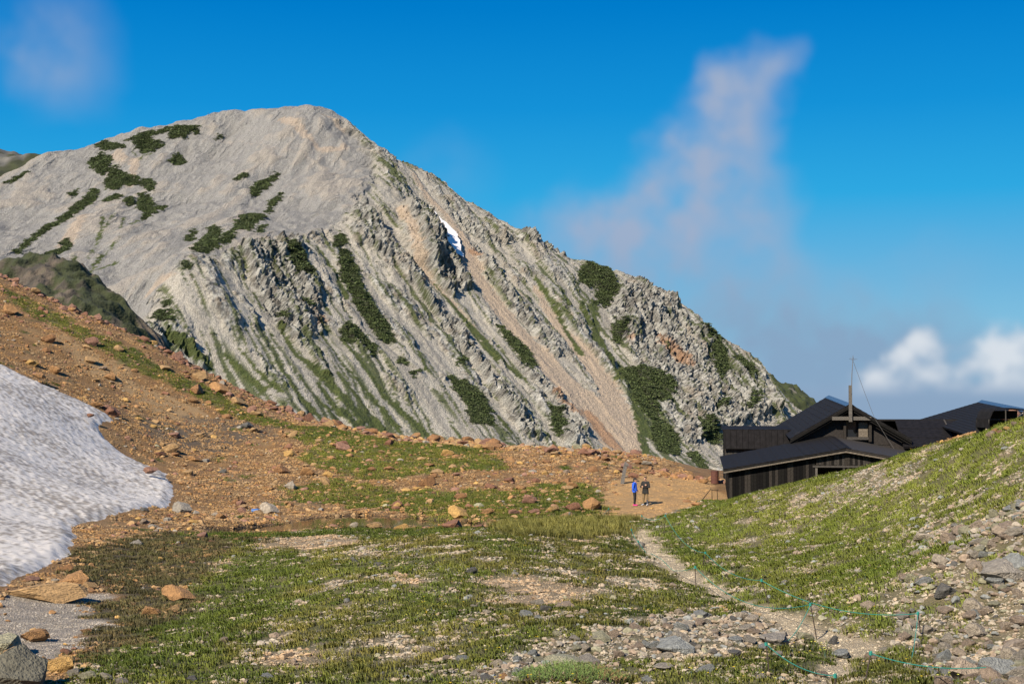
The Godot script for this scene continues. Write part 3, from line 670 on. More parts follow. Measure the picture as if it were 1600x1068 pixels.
	for w in [[-187.4, -1171.4], [-181.0, -1170.0], [-255.0, -1187.0]]:
		summit.append(p[int((w[1] - z0) / st) * nx + int((w[0] - x0) / st)])
	var stone := mat(Color(1.33, 1.345, 1.36), 0.95, true)
	grained(stone, tex.rock, tex.crack, 0.034, 110.0)
	var o := put("mountain", sheet(nx, nz, p, c, PackedByteArray(), true), stone)
	tag(o, "pale limestone mountain with scree chutes and craggy ridge", "mountain", "", "structure")
	# a strip of old snow in the gully beside the rock tower
	var gul: Field = mk.call().outline(SNOW_GULLY)
	var keep := PackedByteArray()
	keep.resize(nx * nz)
	var sp := PackedVector3Array()
	sp.resize(nx * nz)
	var swhite := PackedColorArray()
	swhite.resize(nx * nz)
	swhite.fill(Color(0.70, 0.69, 0.68))
	for k in nx * nz:
		sp[k] = p[k].lerp(smooth_p[k] + out * 3.5, 0.8) + out * 1.6
		keep[k] = 1 if gul.at(smooth_p[k].x, smooth_p[k].z) > 0.45 else 0
	o = put("snow_patch", trimmed(nx, nz, sp, swhite, keep), mat(Color(0.95, 0.95, 0.97), 0.7, true))
	tag(o, "narrow white snow patch in the gully beside the mountain's rock tower", "snow patch")
	# thickets of dwarf pine
	var clumps := []
	for s in 4:
		clumps.append(pine_clump(77 + s, Color(0.044, 0.060, 0.019) * [0.7, 1.0, 1.35, 1.8][s]))
	var needles := mat(Color(1, 1, 1), 0.85, true)
	for first in nx * nz:
		if woods[first] != 1:
			continue
		# everything that touches belongs to one thicket
		var reach := [first]
		woods[first] = 3
		var at := 0
		while at < reach.size():
			var k: int = reach[at]
			at += 1
			for dj in range(-1, 2):
				for di in range(-1, 2):
					var o2 := k + dj * nx + di
					if o2 >= 0 and o2 < woods.size() and woods[o2] == 1:
						woods[o2] = 3
						reach.append(o2)
		if reach.size() < 9:
			for k in reach:
				woods[k] = 2
			continue
		var st2 := tool()
		var mid := Vector3.ZERO
		for k in reach:
			mid += smooth_p[k] / reach.size()
			if rng.randf() < 0.96 or reach.size() < 120:
				st2.append_from(clumps[rng.randi() % 4], 0, Transform3D(Basis(Vector3.UP, rng.randf() * TAU).scaled(Vector3.ONE * rng.randf_range(0.8, 1.8)), p[k] - Vector3(0, 0.2, 0)))
		var place := "on the smooth grey flank of the mountain" if face.at(mid.x, mid.z) < 0.5 else ("between the scree chutes of the mountain's front face" if mid.x < 55.0 else "among the crags of the ridge above the hut")
		var size := "large" if reach.size() > 260 else ("small" if reach.size() < 70 else "middling")
		tag(put("pine_thicket", st2.commit(), needles), size + " dark green dwarf pine thicket " + place, "thicket", "dwarf pine thickets " + place)
	var where2 := []
	var tint2 := []
	for k in nx * nz:
		if woods[k] == 2:
			where2.append(Transform3D(Basis(Vector3.UP, rng.randf() * TAU).scaled(Vector3.ONE * rng.randf_range(0.6, 1.2)), p[k] - Vector3(0, 0.3, 0)))
			tint2.append(Color(1, 1, 1) * rng.randf_range(0.8, 1.3))
	tag(copies("mountain_shrubbery", clumps[3], needles, where2, tint2), "scattered low green shrubs between the mountain's scree chutes", "shrubs", "", "stuff")

func trimmed(nx: int, nz: int, p: PackedVector3Array, c: PackedColorArray, keep: PackedByteArray) -> ArrayMesh:
	# only the part of a grid that is kept
	var lo := Vector2i(nx, nz)
	var hi := Vector2i(0, 0)
	for j in nz:
		for i in nx:
			if keep[j * nx + i]:
				lo = lo.min(Vector2i(i, j))
				hi = hi.max(Vector2i(i, j))
	lo = (lo - Vector2i.ONE).max(Vector2i.ZERO)
	hi = (hi + Vector2i.ONE).min(Vector2i(nx - 1, nz - 1))
	var p2 := PackedVector3Array()
	var c2 := PackedColorArray()
	var k2 := PackedByteArray()
	for j in range(lo.y, hi.y + 1):
		for i in range(lo.x, hi.x + 1):
			p2.append(p[j * nx + i])
			c2.append(c[j * nx + i])
			k2.append(keep[j * nx + i])
	return sheet(hi.x - lo.x + 1, hi.y - lo.y + 1, p2, c2, k2)

func pine_clump(sd: int, tone: Color) -> ArrayMesh:
	var st := tool()
	var r := RandomNumberGenerator.new()
	r.seed = sd
	for i in 50:
		var q := Vector3(r.randfn() * 0.6, 0, r.randfn() * 0.6)
		q.y = r.randf_range(0.1, 0.75) * maxf(0.25, 1.0 - q.length() * 0.5)
		var u := Vector3(r.randf_range(-1, 1), r.randf_range(-0.5, 0.7), r.randf_range(-1, 1)).normalized() * r.randf_range(0.2, 0.55)
		var w := u.cross(Vector3(r.randf_range(-1, 1), r.randf_range(-1, 1), r.randf_range(-1, 1))).normalized() * r.randf_range(0.12, 0.35)
		var shade := r.randf_range(0.7, 1.4)
		st.set_color(Color(tone.r * shade, tone.g * shade, tone.b * shade))
		tri(st, q + u, q - u * 0.6 + w, q - u * 0.5 - w, Vector3(-0.3, 1.0, 0.4))
	return st.commit()

# ------------------------------------------------------------------ other high ground

func hill(called: String, pts: Array, cc: float, lo: Vector2, hi: Vector2, st: float, amp: float, size: float, dark_stone: Color, pale_stone: Color, veg: Color, veg_share: float, sd: int, label: String) -> void:
	var r := Relief.new(pts, cc, lo.x, lo.y, hi.x, hi.y, maxf((hi.x - lo.x) / 40.0, 3.0))
	var nx := int((hi.x - lo.x) / st)
	var nz := int((hi.y - lo.y) / st)
	var rd := wave(sd, size, 5, FastNoiseLite.TYPE_SIMPLEX_SMOOTH, FastNoiseLite.FRACTAL_RIDGED)
	var sm := wave(sd + 1, size * 0.3, 4)
	var ve := wave(sd + 2, size * 1.1, 5)
	var p := PackedVector3Array()
	var c := PackedColorArray()
	for j in nz:
		for i in nx:
			var x := lo.x + i * st
			var z := lo.y + j * st
			var y := r.at(x, z)
			var a := rd.get_noise_3d(x, y, z)
			var b := sm.get_noise_3d(x, y, z)
			p.append(Vector3(x, y, z) + Vector3(0.1, 0.75, 0.6) * (a * amp + b * amp * 0.5))
			var mineral := ve.get_noise_3d(x * 3.0 + 90.0, y * 3.0, z * 3.0)
			var col := over(dark_stone, pale_stone, mineral * 1.1 + 0.45)
			col = over(col, veg * (1.0 + mineral * 0.4), step01(-0.1, 0.1, ve.get_noise_2d(x, z) * 0.8 + mineral * 0.3 + veg_share))
			c.append(col)
	var m := grained(mat(Color(1.1, 1.1, 1.1), 0.95, true), tex.grain, tex.bump, 0.08, 25.0)
	tag(put(called, sheet(nx, nz, p, c), m), label, "hill", "", "structure")

func make_hills() -> void:
	# x, y, z of crests, with lower points before and behind them
	var knoll := []
	for a in KNOLL_CREST:
		knoll.append(a)
		knoll.append([a[0] * 0.93, a[1] - 9.0, a[2] + 20.0])
		knoll.append([a[0] * 0.80, a[1] - 34.0, a[2] + 60.0])
		knoll.append([a[0] * 1.1, a[1] - 14.0, a[2] - 30.0])
	hill("dark_knoll", knoll, 8.0, Vector2(-150, -345), Vector2(-50, -235), 0.5, 2.6, 11.0, Color(0.055, 0.05, 0.04), Color(0.17, 0.135, 0.105), Color(0.04, 0.05, 0.018), 0.12, 41, "dark rocky knoll rising behind the ochre slope")
	var ridge := []
	for a in LEFT_RIDGE:
		ridge.append(a)
		ridge.append([a[0], a[1] - 90.0, a[2] + 130.0])
		ridge.append([a[0], a[1] - 90.0, a[2] - 130.0])
	hill("distant_ridge", ridge, 30.0, Vector2(-760, -1640), Vector2(-300, -1380), 3.0, 7.0, 60.0, Color(0.12, 0.12, 0.11), Color(0.25, 0.24, 0.22), Color(0.05, 0.058, 0.025), 0.2, 51, "distant grey ridge with dark vegetation behind the mountain's flank")
	var shoulder := []
	for a in GREEN_SHOULDER:
		shoulder.append(a)
		shoulder.append([a[0] - 20.0, a[1] - 55.0, a[2] + 90.0])
		shoulder.append([a[0] - 30.0, a[1] - 130.0, a[2] + 190.0])
		shoulder.append([a[0] + 30.0, a[1] - 80.0, a[2] - 120.0])
	hill("green_shoulder", shoulder, 20.0, Vector2(150, -1330), Vector2(420, -1060), 1.6, 6.0, 26.0, Color(0.20, 0.18, 0.14), Color(0.36, 0.33, 0.28), Color(0.045, 0.06, 0.018), 0.34, 61, "green shoulder of the ridge with pale rocks behind the hut")
	# the floor of the valleys, far below, out to where cloud hides it
	var nx := 60
	var p := PackedVector3Array()
	var c := PackedColorArray()
	var n := wave(71, 900.0, 4)
	for j in nx:
		for i in nx:
			var x := -3600.0 + i * 122.0
			var z := -5200.0 + j * 122.0
			p.append(Vector3(x, -560.0 + n.get_noise_2d(x, z) * 120.0, z))
			c.append(Color(0.07, 0.085, 0.035))
	tag(put("valley_terrain", sheet(nx, nx, p, c), mat(Color(1, 1, 1), 1.0, true)), "wooded valley floor far below the mountain", "valley", "", "structure")

# ------------------------------------------------------------------ the col, the meadow and the slope

func fld(called: String, soft := 2) -> Field:
	var f := Field.new(G_X0, -150.0, G_X1, -18.0, 0.4)
	f.outline(NEAR_FIELDS[called])
	fields[called] = f.soften(soft)
	return f

func make_ground() -> void:
	near = Relief.new(NEAR_SURVEY, 7.0, G_X0, G_Z0, G_X1, G_Z1, 2.5)
	stage("near survey")
	w_edge = wave(81, 5.0, 4)
	w_patch = wave(82, 7.0, 4)
	w_spot = wave(83, 1.7, 3)
	w_fine = wave(84, 0.6, 2)
	for k in NEAR_FIELDS:
		fld(k, 6 if k == "snow" else 3)
	var f := Field.new(G_X0, -150.0, G_X1, -18.0, 0.4)
	for a in TAN_GRAVEL:
		f.outline(a)
	fields["tan"] = f.soften(3)
	f = Field.new(-2.0, -80.0, 16.0, -18.0, 0.2)
	for a in FOOTPATH:
		f.outline(a)
	fields["path"] = f.soften(1)
	stage("near fields")
	g_nx = int((G_X1 - G_X0) / G_STEP)
	g_nz = int((G_Z1 - G_Z0) / G_STEP)
	var p := PackedVector3Array()
	var c := PackedColorArray()
	p.resize(g_nx * g_nz)
	c.resize(g_nx * g_nz)
	g_y.resize(g_nx * g_nz)
	for j in g_nz:
		var z := G_Z0 + j * G_STEP
		for i in g_nx:
			var x := G_X0 + i * G_STEP
			var k := j * g_nx + i
			if absf(x) > -z * 0.42 + 5.0 or z > -20.0 or z < -142.0:
				g_y[k] = near.at(x, z) + w_patch.get_noise_2d(x, z) * 0.16
				p[k] = Vector3(x, g_y[k], z)
				c[k] = Color(0.26, 0.17, 0.085) if z < -70.0 else Color(0.13, 0.115, 0.055)
				continue
			var q := what(x, z)
			var y: float = near.at(x, z) + w_patch.get_noise_2d(x, z) * 0.16 * (1.0 - q.yard) + w_spot.get_noise_2d(x, z) * 0.07 * (1.0 - q.path) - q.path * 0.10 - smoothstep(0.25, 0.8, q.pond) * 0.5
			g_y[k] = y
			p[k] = Vector3(x, y, z)
			c[k] = q.color
	var m := grained(mat(Color(1.45, 1.45, 1.45), 0.97, true), tex.speck, tex.pebble, 0.42, 9.0)
	tag(put("ground", sheet(g_nx, g_nz, p, c), m), "ochre gravel col and stony green meadow", "ground", "", "structure")

func fv(called: String, x: float, z: float) -> float:
	return fields[called].at(x, z)

func what(x: float, z: float) -> Dictionary:
	# the cover of the ground at a place: shares, and the colour of the soil
	var e := w_edge.get_noise_2d(x, z)
	var pt := w_patch.get_noise_2d(x + 300.0, z)
	var sp := w_spot.get_noise_2d(x, z + 200.0)
	var fi := w_fine.get_noise_2d(x, z)
	var ux := x + e * 1.6
	var uz := z + pt * 2.2
	var meadow := step01(0.35, 0.65, fv("meadow", ux, uz) + sp * 0.12)
	var path := step01(0.15, 0.5, fv("path", x + sp * 0.12, z + sp * 0.25))
	var pond := fv("pond", x + e * 0.5, z + sp * 0.5)
	var yard := step01(0.3, 0.7, fv("ochre_yard", ux, uz))
	var tan_ := step01(0.35, 0.65, fv("tan", ux, uz) + sp * 0.4 - 0.08) * (1.0 - path)
	var pan := step01(0.35, 0.6, fv("pan", ux, uz) + sp * 0.12)
	var sedge := step01(0.35, 0.65, fv("sedge", ux, uz) + sp * 0.35 + pt * 0.25)
	var lush := step01(0.3, 0.65, fv("lush", ux, uz) + sp * 0.3 + fv("bank", x, z) * 0.9)
	var talus := step01(0.3, 0.6, fv("talus", ux, uz) + pt * 0.35)
	var band := step01(0.35, 0.6, fv("rock_band", ux, uz) + sp * 0.25)
	var scr := step01(0.55, 0.85, maxf(fv("scree_slope", ux, uz), fv("scree_slope_b", ux, uz) * 0.9) + pt * 0.7 + sp * 0.35 - 0.15)
	var tall := step01(0.3, 0.7, fv("tall_grass", ux, uz) + sp * 0.3)
	var gcol := maxf(fv("green_upper", ux, uz), fv("green_lower", ux, uz) * 1.15)
	gcol = maxf(gcol, fv("green_edge", x + e * 0.6, z) * 1.1)
	var grass := 0.0
	if meadow > 0.01:
		grass = step01(-0.12, 0.22, pt * 0.6 + sp * 0.6 + e * 0.3 + 0.31 + 0.06 * step01(5.0, 12.0, x)) * meadow
	grass = maxf(grass, step01(0.42, 0.68, gcol + sp * 0.5 + pt * 0.65 + 0.06) * (1.0 - meadow))
	grass = maxf(grass, step01(0.42, 0.6, sp * 0.7 + pt * 0.5) * 0.5 * (1.0 - meadow) * (1.0 - yard))
	grass *= (1.0 - tan_ * 0.85) * (1.0 - band * 0.75) * (1.0 - talus * 0.72) * (1.0 - scr * 0.7)
	grass = maxf(grass, maxf(lush, tall)) * (1.0 - path) * (1.0 - pan) * (1.0 - yard * 0.97)
	grass *= 1.0 - step01(0.3, 0.6, pond)
	var ochre := over(Color(0.32, 0.178, 0.066), Color(0.17, 0.092, 0.038), sp * 0.9 + fi * 0.5 + 0.25)
	ochre = over(ochre, Color(0.37, 0.232, 0.105), step01(0.12, 0.5, pt + fi * 0.3) * 0.7)
	ochre = over(ochre, Color(0.43, 0.285, 0.14), step01(0.3, 0.7, fv("pale_track", ux, uz) + sp * 0.2))
	ochre = over(ochre, Color(0.56, 0.35, 0.15) * (1.0 + sp * 0.12), yard)
	ochre = over(ochre, Color(0.12, 0.098, 0.072) * (1.0 + fi * 0.5), step01(0.3, 0.7, fv("dark", ux, uz) + sp * 0.3) * 0.8)
	var stony := over(Color(0.29, 0.235, 0.145), Color(0.145, 0.125, 0.055), sp * 0.8 + fi * 0.6 + 0.4)
	var col := over(ochre, stony, meadow)
	col = over(col, Color(0.40, 0.30, 0.19) * (1.0 + fi * 0.25), tan_)
	col = over(col, Color(0.55, 0.45, 0.30) * (1.0 + fi * 0.2 + sp * 0.1), path)
	col = over(col, Color(0.40, 0.35, 0.29) * (1.0 + fi * 0.3 + sp * 0.12), pan)
	col = over(col, over(Color(0.066, 0.052, 0.024), Color(0.10, 0.085, 0.04), fi + 0.4), sedge * 0.92)
	col = over(col, over(Color(0.155, 0.145, 0.036), Color(0.10, 0.105, 0.024), fi + sp + 0.4), grass * 0.9)
	col = over(col, Color(0.05, 0.035, 0.02), step01(0.15, 0.5, pond))
	col.a = 1.0
	return {"color": col, "grass": grass, "meadow": meadow, "path": path, "pond": pond, "yard": yard, "tan": tan_, "pan": pan, "sedge": sedge * (1.0 - path), "lush": lush, "talus": talus, "band": band, "scree": scr, "tall": tall, "pt": pt, "sp": sp}

func floor_y(x: float, z: float) -> float:
	var fx := clampf((x - G_X0) / G_STEP, 0.0, g_nx - 1.001)
	var fz := clampf((z - G_Z0) / G_STEP, 0.0, g_nz - 1.001)
	var i := int(fx)
	var j := int(fz)
	fx -= i
	fz -= j
	var k := j * g_nx + i
	if fx + fz < 1.0:
		return g_y[k] + (g_y[k + 1] - g_y[k]) * fx + (g_y[k + g_nx] - g_y[k]) * fz
	var d := g_y[k + g_nx + 1]
	return d + (g_y[k + g_nx] - d) * (1.0 - fx) + (g_y[k + 1] - d) * (1.0 - fz)

func on_floor(x: float, z: float, lift := 0.0) -> Vector3:
	return Vector3(x, floor_y(x, z) + lift, z)

func floor_up(x: float, z: float) -> Vector3:
	return Vector3(floor_y(x - 0.3, z) - floor_y(x + 0.3, z), 0.6, floor_y(x, z - 0.3) - floor_y(x, z + 0.3)).normalized()

func make_snowfield() -> void:
	var st := 0.14
	var x0 := -50.0
	var z0 := -112.0
	var nx := int(34.0 / st)
	var nz := int(66.0 / st)
	var cup := wave(91, 0.4, 1, FastNoiseLite.TYPE_CELLULAR)
	cup.cellular_return_type = FastNoiseLite.RETURN_DISTANCE
	var soft := wave(92, 2.5, 3)
	var dirt := wave(93, 1.0, 4)
	var patch := wave(94, 9.0, 3)
	var fine := wave(95, 0.35, 2)
	var p := PackedVector3Array()
	var c := PackedColorArray()
	var keep := PackedByteArray()
	for j in nz:
		for i in nx:
			var x := x0 + i * st
			var z := z0 + j * st
			var e := w_spot.get_noise_2d(x, z) * 0.10 + w_edge.get_noise_2d(x, z) * 0.12
			var m := fv("snow", x, z) + e
			keep.append(1 if m > 0.36 else 0)
			if m < 0.2:
				p.append(Vector3(x, -9.0, z))
				c.append(Color.WHITE)
				continue
			# suncups: small hollows drawn out down the slope, their rims dark with blown grit
			var a := 0.42 * x + 0.9 * z
			var b := 0.9 * x - 0.42 * z
			var so := soft.get_noise_2d(x, z)
			var h := cup.get_noise_2d(a * 0.6 + so * 0.6, b * 1.15)
			var thick := smoothstep(0.36, 0.95, m) * 0.34 - 0.07
			p.append(Vector3(x, near.at(x, z) + thick + (h * 0.075 + soft.get_noise_2d(x + 50, z) * 0.05 + fine.get_noise_2d(x, z) * 0.045) * smoothstep(0.35, 0.6, m), z))
			var d := step01(-0.05, 0.42, dirt.get_noise_2d(a * 0.9, b * 3.0) * 0.9 + fine.get_noise_2d(x * 1.3, z + 90.0) * 0.5 + patch.get_noise_2d(x, z) * 0.5 + 0.06)
			c.append(over(Color(0.55, 0.525, 0.495), Color(0.19, 0.165, 0.135), d * 0.85))
	var snow := grained(mat(Color(1.0, 1.0, 1.0), 0.75, true), null, tex.bump, 1.2, 3.0)
	tag(put("snowfield", trimmed(nx, nz, p, c, keep), snow), "dirty white snowfield with pitted surface lying on the ochre slope", "snowfield", "", "structure")

func make_pond() -> void:
	var y := -7.0
	var f := PackedVector2Array()
	var flat: Array = NEAR_FIELDS["pond"]
	for k in range(0, flat.size(), 2):
		f.append(Vector2(flat[k], flat[k + 1]))
	var wide: Array = Geometry2D.offset_polygon(f, 0.9)
	var poly: PackedVector2Array = wide[0]
	var st := tool()
	var idx := Geometry2D.triangulate_polygon(poly)
	for k in range(0, idx.size(), 3):
		tri(st, Vector3(poly[idx[k]].x, y, poly[idx[k]].y), Vector3(poly[idx[k + 1]].x, y, poly[idx[k + 1]].y), Vector3(poly[idx[k + 2]].x, y, poly[idx[k + 2]].y), Vector3.UP)
	var m := mat(Color(0.02, 0.017, 0.01), 0.06)
	m.metallic_specular = 0.5
	m.heightmap_enabled = false
	tag(put("pond_water", st.commit(), m), "shallow dark pond of meltwater between the meadow and ochre slope", "pond", "", "structure")

# ------------------------------------------------------------------ the hut

func roof(called: String, parent: Node, eave_a: Vector3, eave_b: Vector3, top_a: Vector3, top_b: Vector3, courses: int, m: Material, jut := 0.02) -> void:
	# courses of sheet metal, each lapping over the one below
	var n := (top_a - eave_a).cross(eave_b - eave_a).normalized()
	if n.y < 0.0:
		n = -n
	var deck := slab(called, [eave_a, top_a, top_b, eave_b] if (top_b - eave_a).cross(top_a - eave_a).dot(n) > 0.0 else [eave_b, top_b, top_a, eave_a], 0.10, m, parent)
	for k in courses:
		var a := float(k) / courses
		var b := minf(1.0, (k + 1.12) / courses)
		var p := eave_a.lerp(top_a, a) + n * (jut + 0.022)
		var q := eave_b.lerp(top_b, a) + n * (jut + 0.022)
		var r := eave_b.lerp(top_b, b) + n * (jut + 0.002)
		var s := eave_a.lerp(top_a, b) + n * (jut + 0.002)
		var pts := [p, s, r, q] if (r - p).cross(s - p).dot(n) > 0.0 else [q, r, s, p]
		slab("roof_sheet", pts, 0.012, m, deck)

func boards(parent: Node, a: Vector3, b: Vector3, heights: Callable, wide: float, ms: Array) -> void:
	# upright boards side by side from a to b, each as tall as the place allows
	var d := (b - a).normalized()
	var out := Vector3.UP.cross(d) * -1.0
	var n := int(a.distance_to(b) / wide)
	for k in n:
		var p := a + d * (k * wide + 0.006)
		var q := a + d * ((k + 1) * wide - 0.006)
		var lift := out * rng.randf_range(0.0, 0.014)
		var h0: float = heights.call(k * wide)
		var h1: float = heights.call((k + 1) * wide)
		var lo := rng.randf_range(-0.02, 0.03)
		slab("board", [p + lift + Vector3(0, lo, 0), p + lift + Vector3(0, h0, 0), q + lift + Vector3(0, h1, 0), q + lift + Vector3(0, lo, 0)], 0.03, ms[rng.randi() % ms.size()], parent)

func wood(c: Color, sd: int) -> StandardMaterial3D:
	var m := grained(mat(c * 1.25, 0.88), tex.fibre, tex.fibre, 1.0, 1.2, false)
	m.metallic_specular = 0.25
	m.uv1_scale = Vector3(3.2, 0.35, 3.2)
	m.uv1_offset = Vector3(sd * 0.37, sd * 0.21, sd * 0.11)
	return m

func make_hut() -> void:
	var black := [wood(Color(0.009, 0.008, 0.008), 1), wood(Color(0.015, 0.014, 0.013), 2), wood(Color(0.006, 0.0058, 0.0058), 3), wood(Color(0.055, 0.048, 0.042), 4)]
	var grey := [wood(Color(0.10, 0.092, 0.085), 5), wood(Color(0.075, 0.068, 0.062), 6)]
	var pale := wood(Color(0.24, 0.205, 0.165), 7)
	var beam := wood(Color(0.19, 0.175, 0.155), 8)
	var tin := grained(mat(Color(0.017, 0.0158, 0.0162), 0.78), tex.blotch, tex.bump, 0.35, 1.0, false)
	tin.metallic_specular = 0.25
	var tin2 := grained(mat(Color(0.014, 0.0128, 0.0145), 0.8), tex.blotch, tex.bump, 0.35, 1.0, false)
	tin2.metallic_specular = 0.25
	var tar := grained(mat(Color(0.022, 0.017, 0.015), 0.88), tex.blotch, tex.bump, 0.6, 1.5, false)
	var blue := grained(mat(Color(0.06, 0.11, 0.19), 0.4), tex.blotch, null, 0.5, 0.0, false)
	var dark := mat(Color(0.008, 0.007, 0.007), 0.95)
	var y0 := -6.82
	var turn := deg_to_rad(-7.0)
	# front building: low gable, boarded front, open porch
	var f := base("front_hut", Vector3(13.6, y0, -90.0), turn)
	f.rotation.x = deg_to_rad(2.2)
	tag(f, "low black boarded hut with wide shallow gable and open porch", "hut")
	var e := 2.32
	var a := 3.62
	box("back_wall", Vector3(0.2, -1.2, -9.3), Vector3(14.2, e - 0.2, -9.1), black[2], f)
	var left := Node3D.new()
	left.name = "side_wall"
	f.add_child(left)
	boards(left, Vector3(0.12, -0.3, -9.2), Vector3(0.12, -0.3, -0.1), func(_d): return e + 0.25, 0.2, black)
	var front := Node3D.new()
	front.name = "front_wall"
	f.add_child(front)
	boards(front, Vector3(0.12, -0.3, -0.1), Vector3(5.45, -0.3, -0.1), func(d): return e + 0.1 + d * (a - e) / 7.3, 0.19, black)
	box("porch_back_wall", Vector3(5.45, -0.6, -2.6), Vector3(14.3, e + 0.05, -2.45), dark, f)
	box("porch_side_wall", Vector3(5.38, -0.3, -2.6), Vector3(5.44, e + 0.6, -0.2), black[0], f)
	box("porch_beam", Vector3(5.3, 2.42, -0.16), Vector3(11.6, 2.54, -0.04), grey[0], f)
	var gable := Node3D.new()
	gable.name = "gable"
	f.add_child(gable)
	boards(gable, Vector3(5.5, 2.56, -0.1), Vector3(12.0, 2.56, -0.1), func(d): return maxf(0.05, a - 0.16 - absf(d + 5.5 - 7.3) * (a - e) / 7.3 - 2.56), 0.16, [black[1], black[3], grey[1]])
	for x in [5.46, 7.15, 7.42]:
		box("porch_post", Vector3(x, -0.6, -0.22), Vector3(x + 0.13, 2.42, -0.09), grey[1] if x > 6.0 else beam, f)
	for x in [0.05, 3.6, 5.3]:
		box("rafter_end", Vector3(x, e - 0.18 + x * (a - e) / 7.3, -0.5), Vector3(x + 0.14, e - 0.03 + x * (a - e) / 7.3, 0.1), grey[1], f)
	roof("roof_slope", f, Vector3(-0.25, e - 0.04, 0.35), Vector3(-0.25, e - 0.04, -9.7), Vector3(7.3, a, 0.35), Vector3(7.3, a + 0.12, -9.9), 9, tin)
	roof("roof_slope", f, Vector3(14.85, e - 0.04, 0.35), Vector3(14.85, e - 0.04, -9.7), Vector3(7.3, a, 0.35), Vector3(7.3, a + 0.12, -9.9), 9, tar)
	slab("fascia", [Vector3(-0.25, e - 0.28, 0.3), Vector3(-0.25, e - 0.145, 0.3), Vector3(7.3, a - 0.105, 0.3), Vector3(7.3, a - 0.24, 0.3)], 0.03, pale, f)
	slab("fascia", [Vector3(7.3, a - 0.24, 0.3), Vector3(7.3, a - 0.105, 0.3), Vector3(14.85, e - 0.145, 0.3), Vector3(14.85, e - 0.28, 0.3)], 0.03, pale, f)
	slab("ridge_cap", [Vector3(6.95, a + 0.0, 0.37), Vector3(6.95, a + 0.10, -9.6), Vector3(7.3, a + 0.17, -9.6), Vector3(7.3, a + 0.07, 0.37)], 0.01, tin, f)
	slab("ridge_cap", [Vector3(7.3, a + 0.07, 0.37), Vector3(7.3, a + 0.17, -9.6), Vector3(7.65, a + 0.10, -9.6), Vector3(7.65, a + 0.0, 0.37)], 0.01, tin2, f)
	# upper building behind it
	var u := base("gabled_hut", f.transform * Vector3(8.66, 0.1, -10.0), turn)
	u.rotation.x = deg_to_rad(2.2)
	tag(u, "tall black gabled hut with a small window behind the low hut", "hut")
	var hw := 4.1
	var ue := 3.72
	var ua := 5.86
	slab("front_wall", [Vector3(-3.75, -0.5, 0), Vector3(-3.75, ue + 0.02, 0), Vector3(0, ua - 0.14, 0), Vector3(3.75, ue + 0.02, 0), Vector3(3.75, -0.5, 0)], 0.16, tar, u)
	for s in [-1.0, 1.0]:
		box("side_wall", Vector3(minf(s * 3.75, s * 3.6), -0.5, -13.8), Vector3(maxf(s * 3.75, s * 3.6), ue - 0.05, -0.17), tar, u)
		roof("roof_slope", u, Vector3(s * hw, ue - 0.25, 0.75), Vector3(s * hw, ue - 0.25, -14.3), Vector3(0, ua, 0.75), Vector3(0, ua, -14.3), 11, tin)
		for k in 2:
			slab("bargeboard", [Vector3(s * hw, ue - 0.52 - k * 0.16, 0.78 - k * 0.12), Vector3(s * hw, ue - 0.38 - k * 0.16, 0.78 - k * 0.12), Vector3(0, ua - 0.12 - k * 0.16, 0.78 - k * 0.12), Vector3(0, ua - 0.27 - k * 0.16, 0.78 - k * 0.12)], 0.05, black[1], u)
		# flashing strip between the felt sheets on the wall
		box("wall_batten", Vector3(s * 1.15 - (1.7 if s < 0 else 0.0), 3.05, 0.0), Vector3(s * 1.15 + (0.0 if s < 0 else 1.6), 3.09, 0.03), black[3], u)
	slab("ridge_cap", [Vector3(-0.32, ua - 0.11, 0.74), Vector3(-0.32, ua - 0.11, -14.3), Vector3(0, ua + 0.08, -14.3), Vector3(0, ua + 0.08, 0.74)], 0.012, blue, u)
	slab("ridge_cap", [Vector3(0, ua + 0.08, 0.74), Vector3(0, ua + 0.08, -14.3), Vector3(0.32, ua - 0.11, -14.3), Vector3(0.32, ua - 0.11, 0.74)], 0.012, blue, u)
	box("gable_beam", Vector3(-1.25, 4.78, 0.62), Vector3(1.4, 5.02, 0.80), beam, u)
	# window
	var w := Node3D.new()
	w.name = "window"
	u.add_child(w)
	box("jamb", Vector3(-0.42, 3.28, 0.005), Vector3(-0.26, 4.68, 0.34), black[3], w)
	box("jamb", Vector3(1.28, 3.28, 0.005), Vector3(1.46, 4.68, 0.40), black[3], w)
	box("head", Vector3(-0.42, 4.69, 0.005), Vector3(1.46, 4.77, 0.40), black[1], w)
	box("sill", Vector3(-0.255, 3.40, 0.005), Vector3(1.275, 3.58, 0.26), grey[0], w)
	var glass := mat(Color(0.012, 0.014, 0.018), 0.08)
	box("pane", Vector3(-0.25, 3.59, 0.005), Vector3(0.52, 4.68, 0.03), glass, w)
	box("mullion", Vector3(0.46, 3.585, 0.035), Vector3(0.54, 4.685, 0.10), black[1], w)
	box("shutter", Vector3(0.62, 3.585, 0.04), Vector3(1.24, 4.60, 0.09), pale, w)
	# mast on the gable
	var mast := base("radio_mast", u.transform * Vector3(-0.02, 4.68, 0.90), turn)
	mast.rotation.x = deg_to_rad(2.2)
	tag(mast, "weathered wooden pole with thin steel antenna mast above the gable", "antenna mast")
	box("pole", Vector3(-0.11, 0.0, -0.09), Vector3(0.11, 2.5, 0.09), beam, mast)
	var iron := mat(Color(0.10, 0.095, 0.09), 0.6)
	tube("antenna", [Vector3(0.06, 1.9, 0.12), Vector3(0.10, 3.3, 0.12), Vector3(0.18, 4.55, 0.12)], [0.032, 0.028, 0.015], iron, mast)
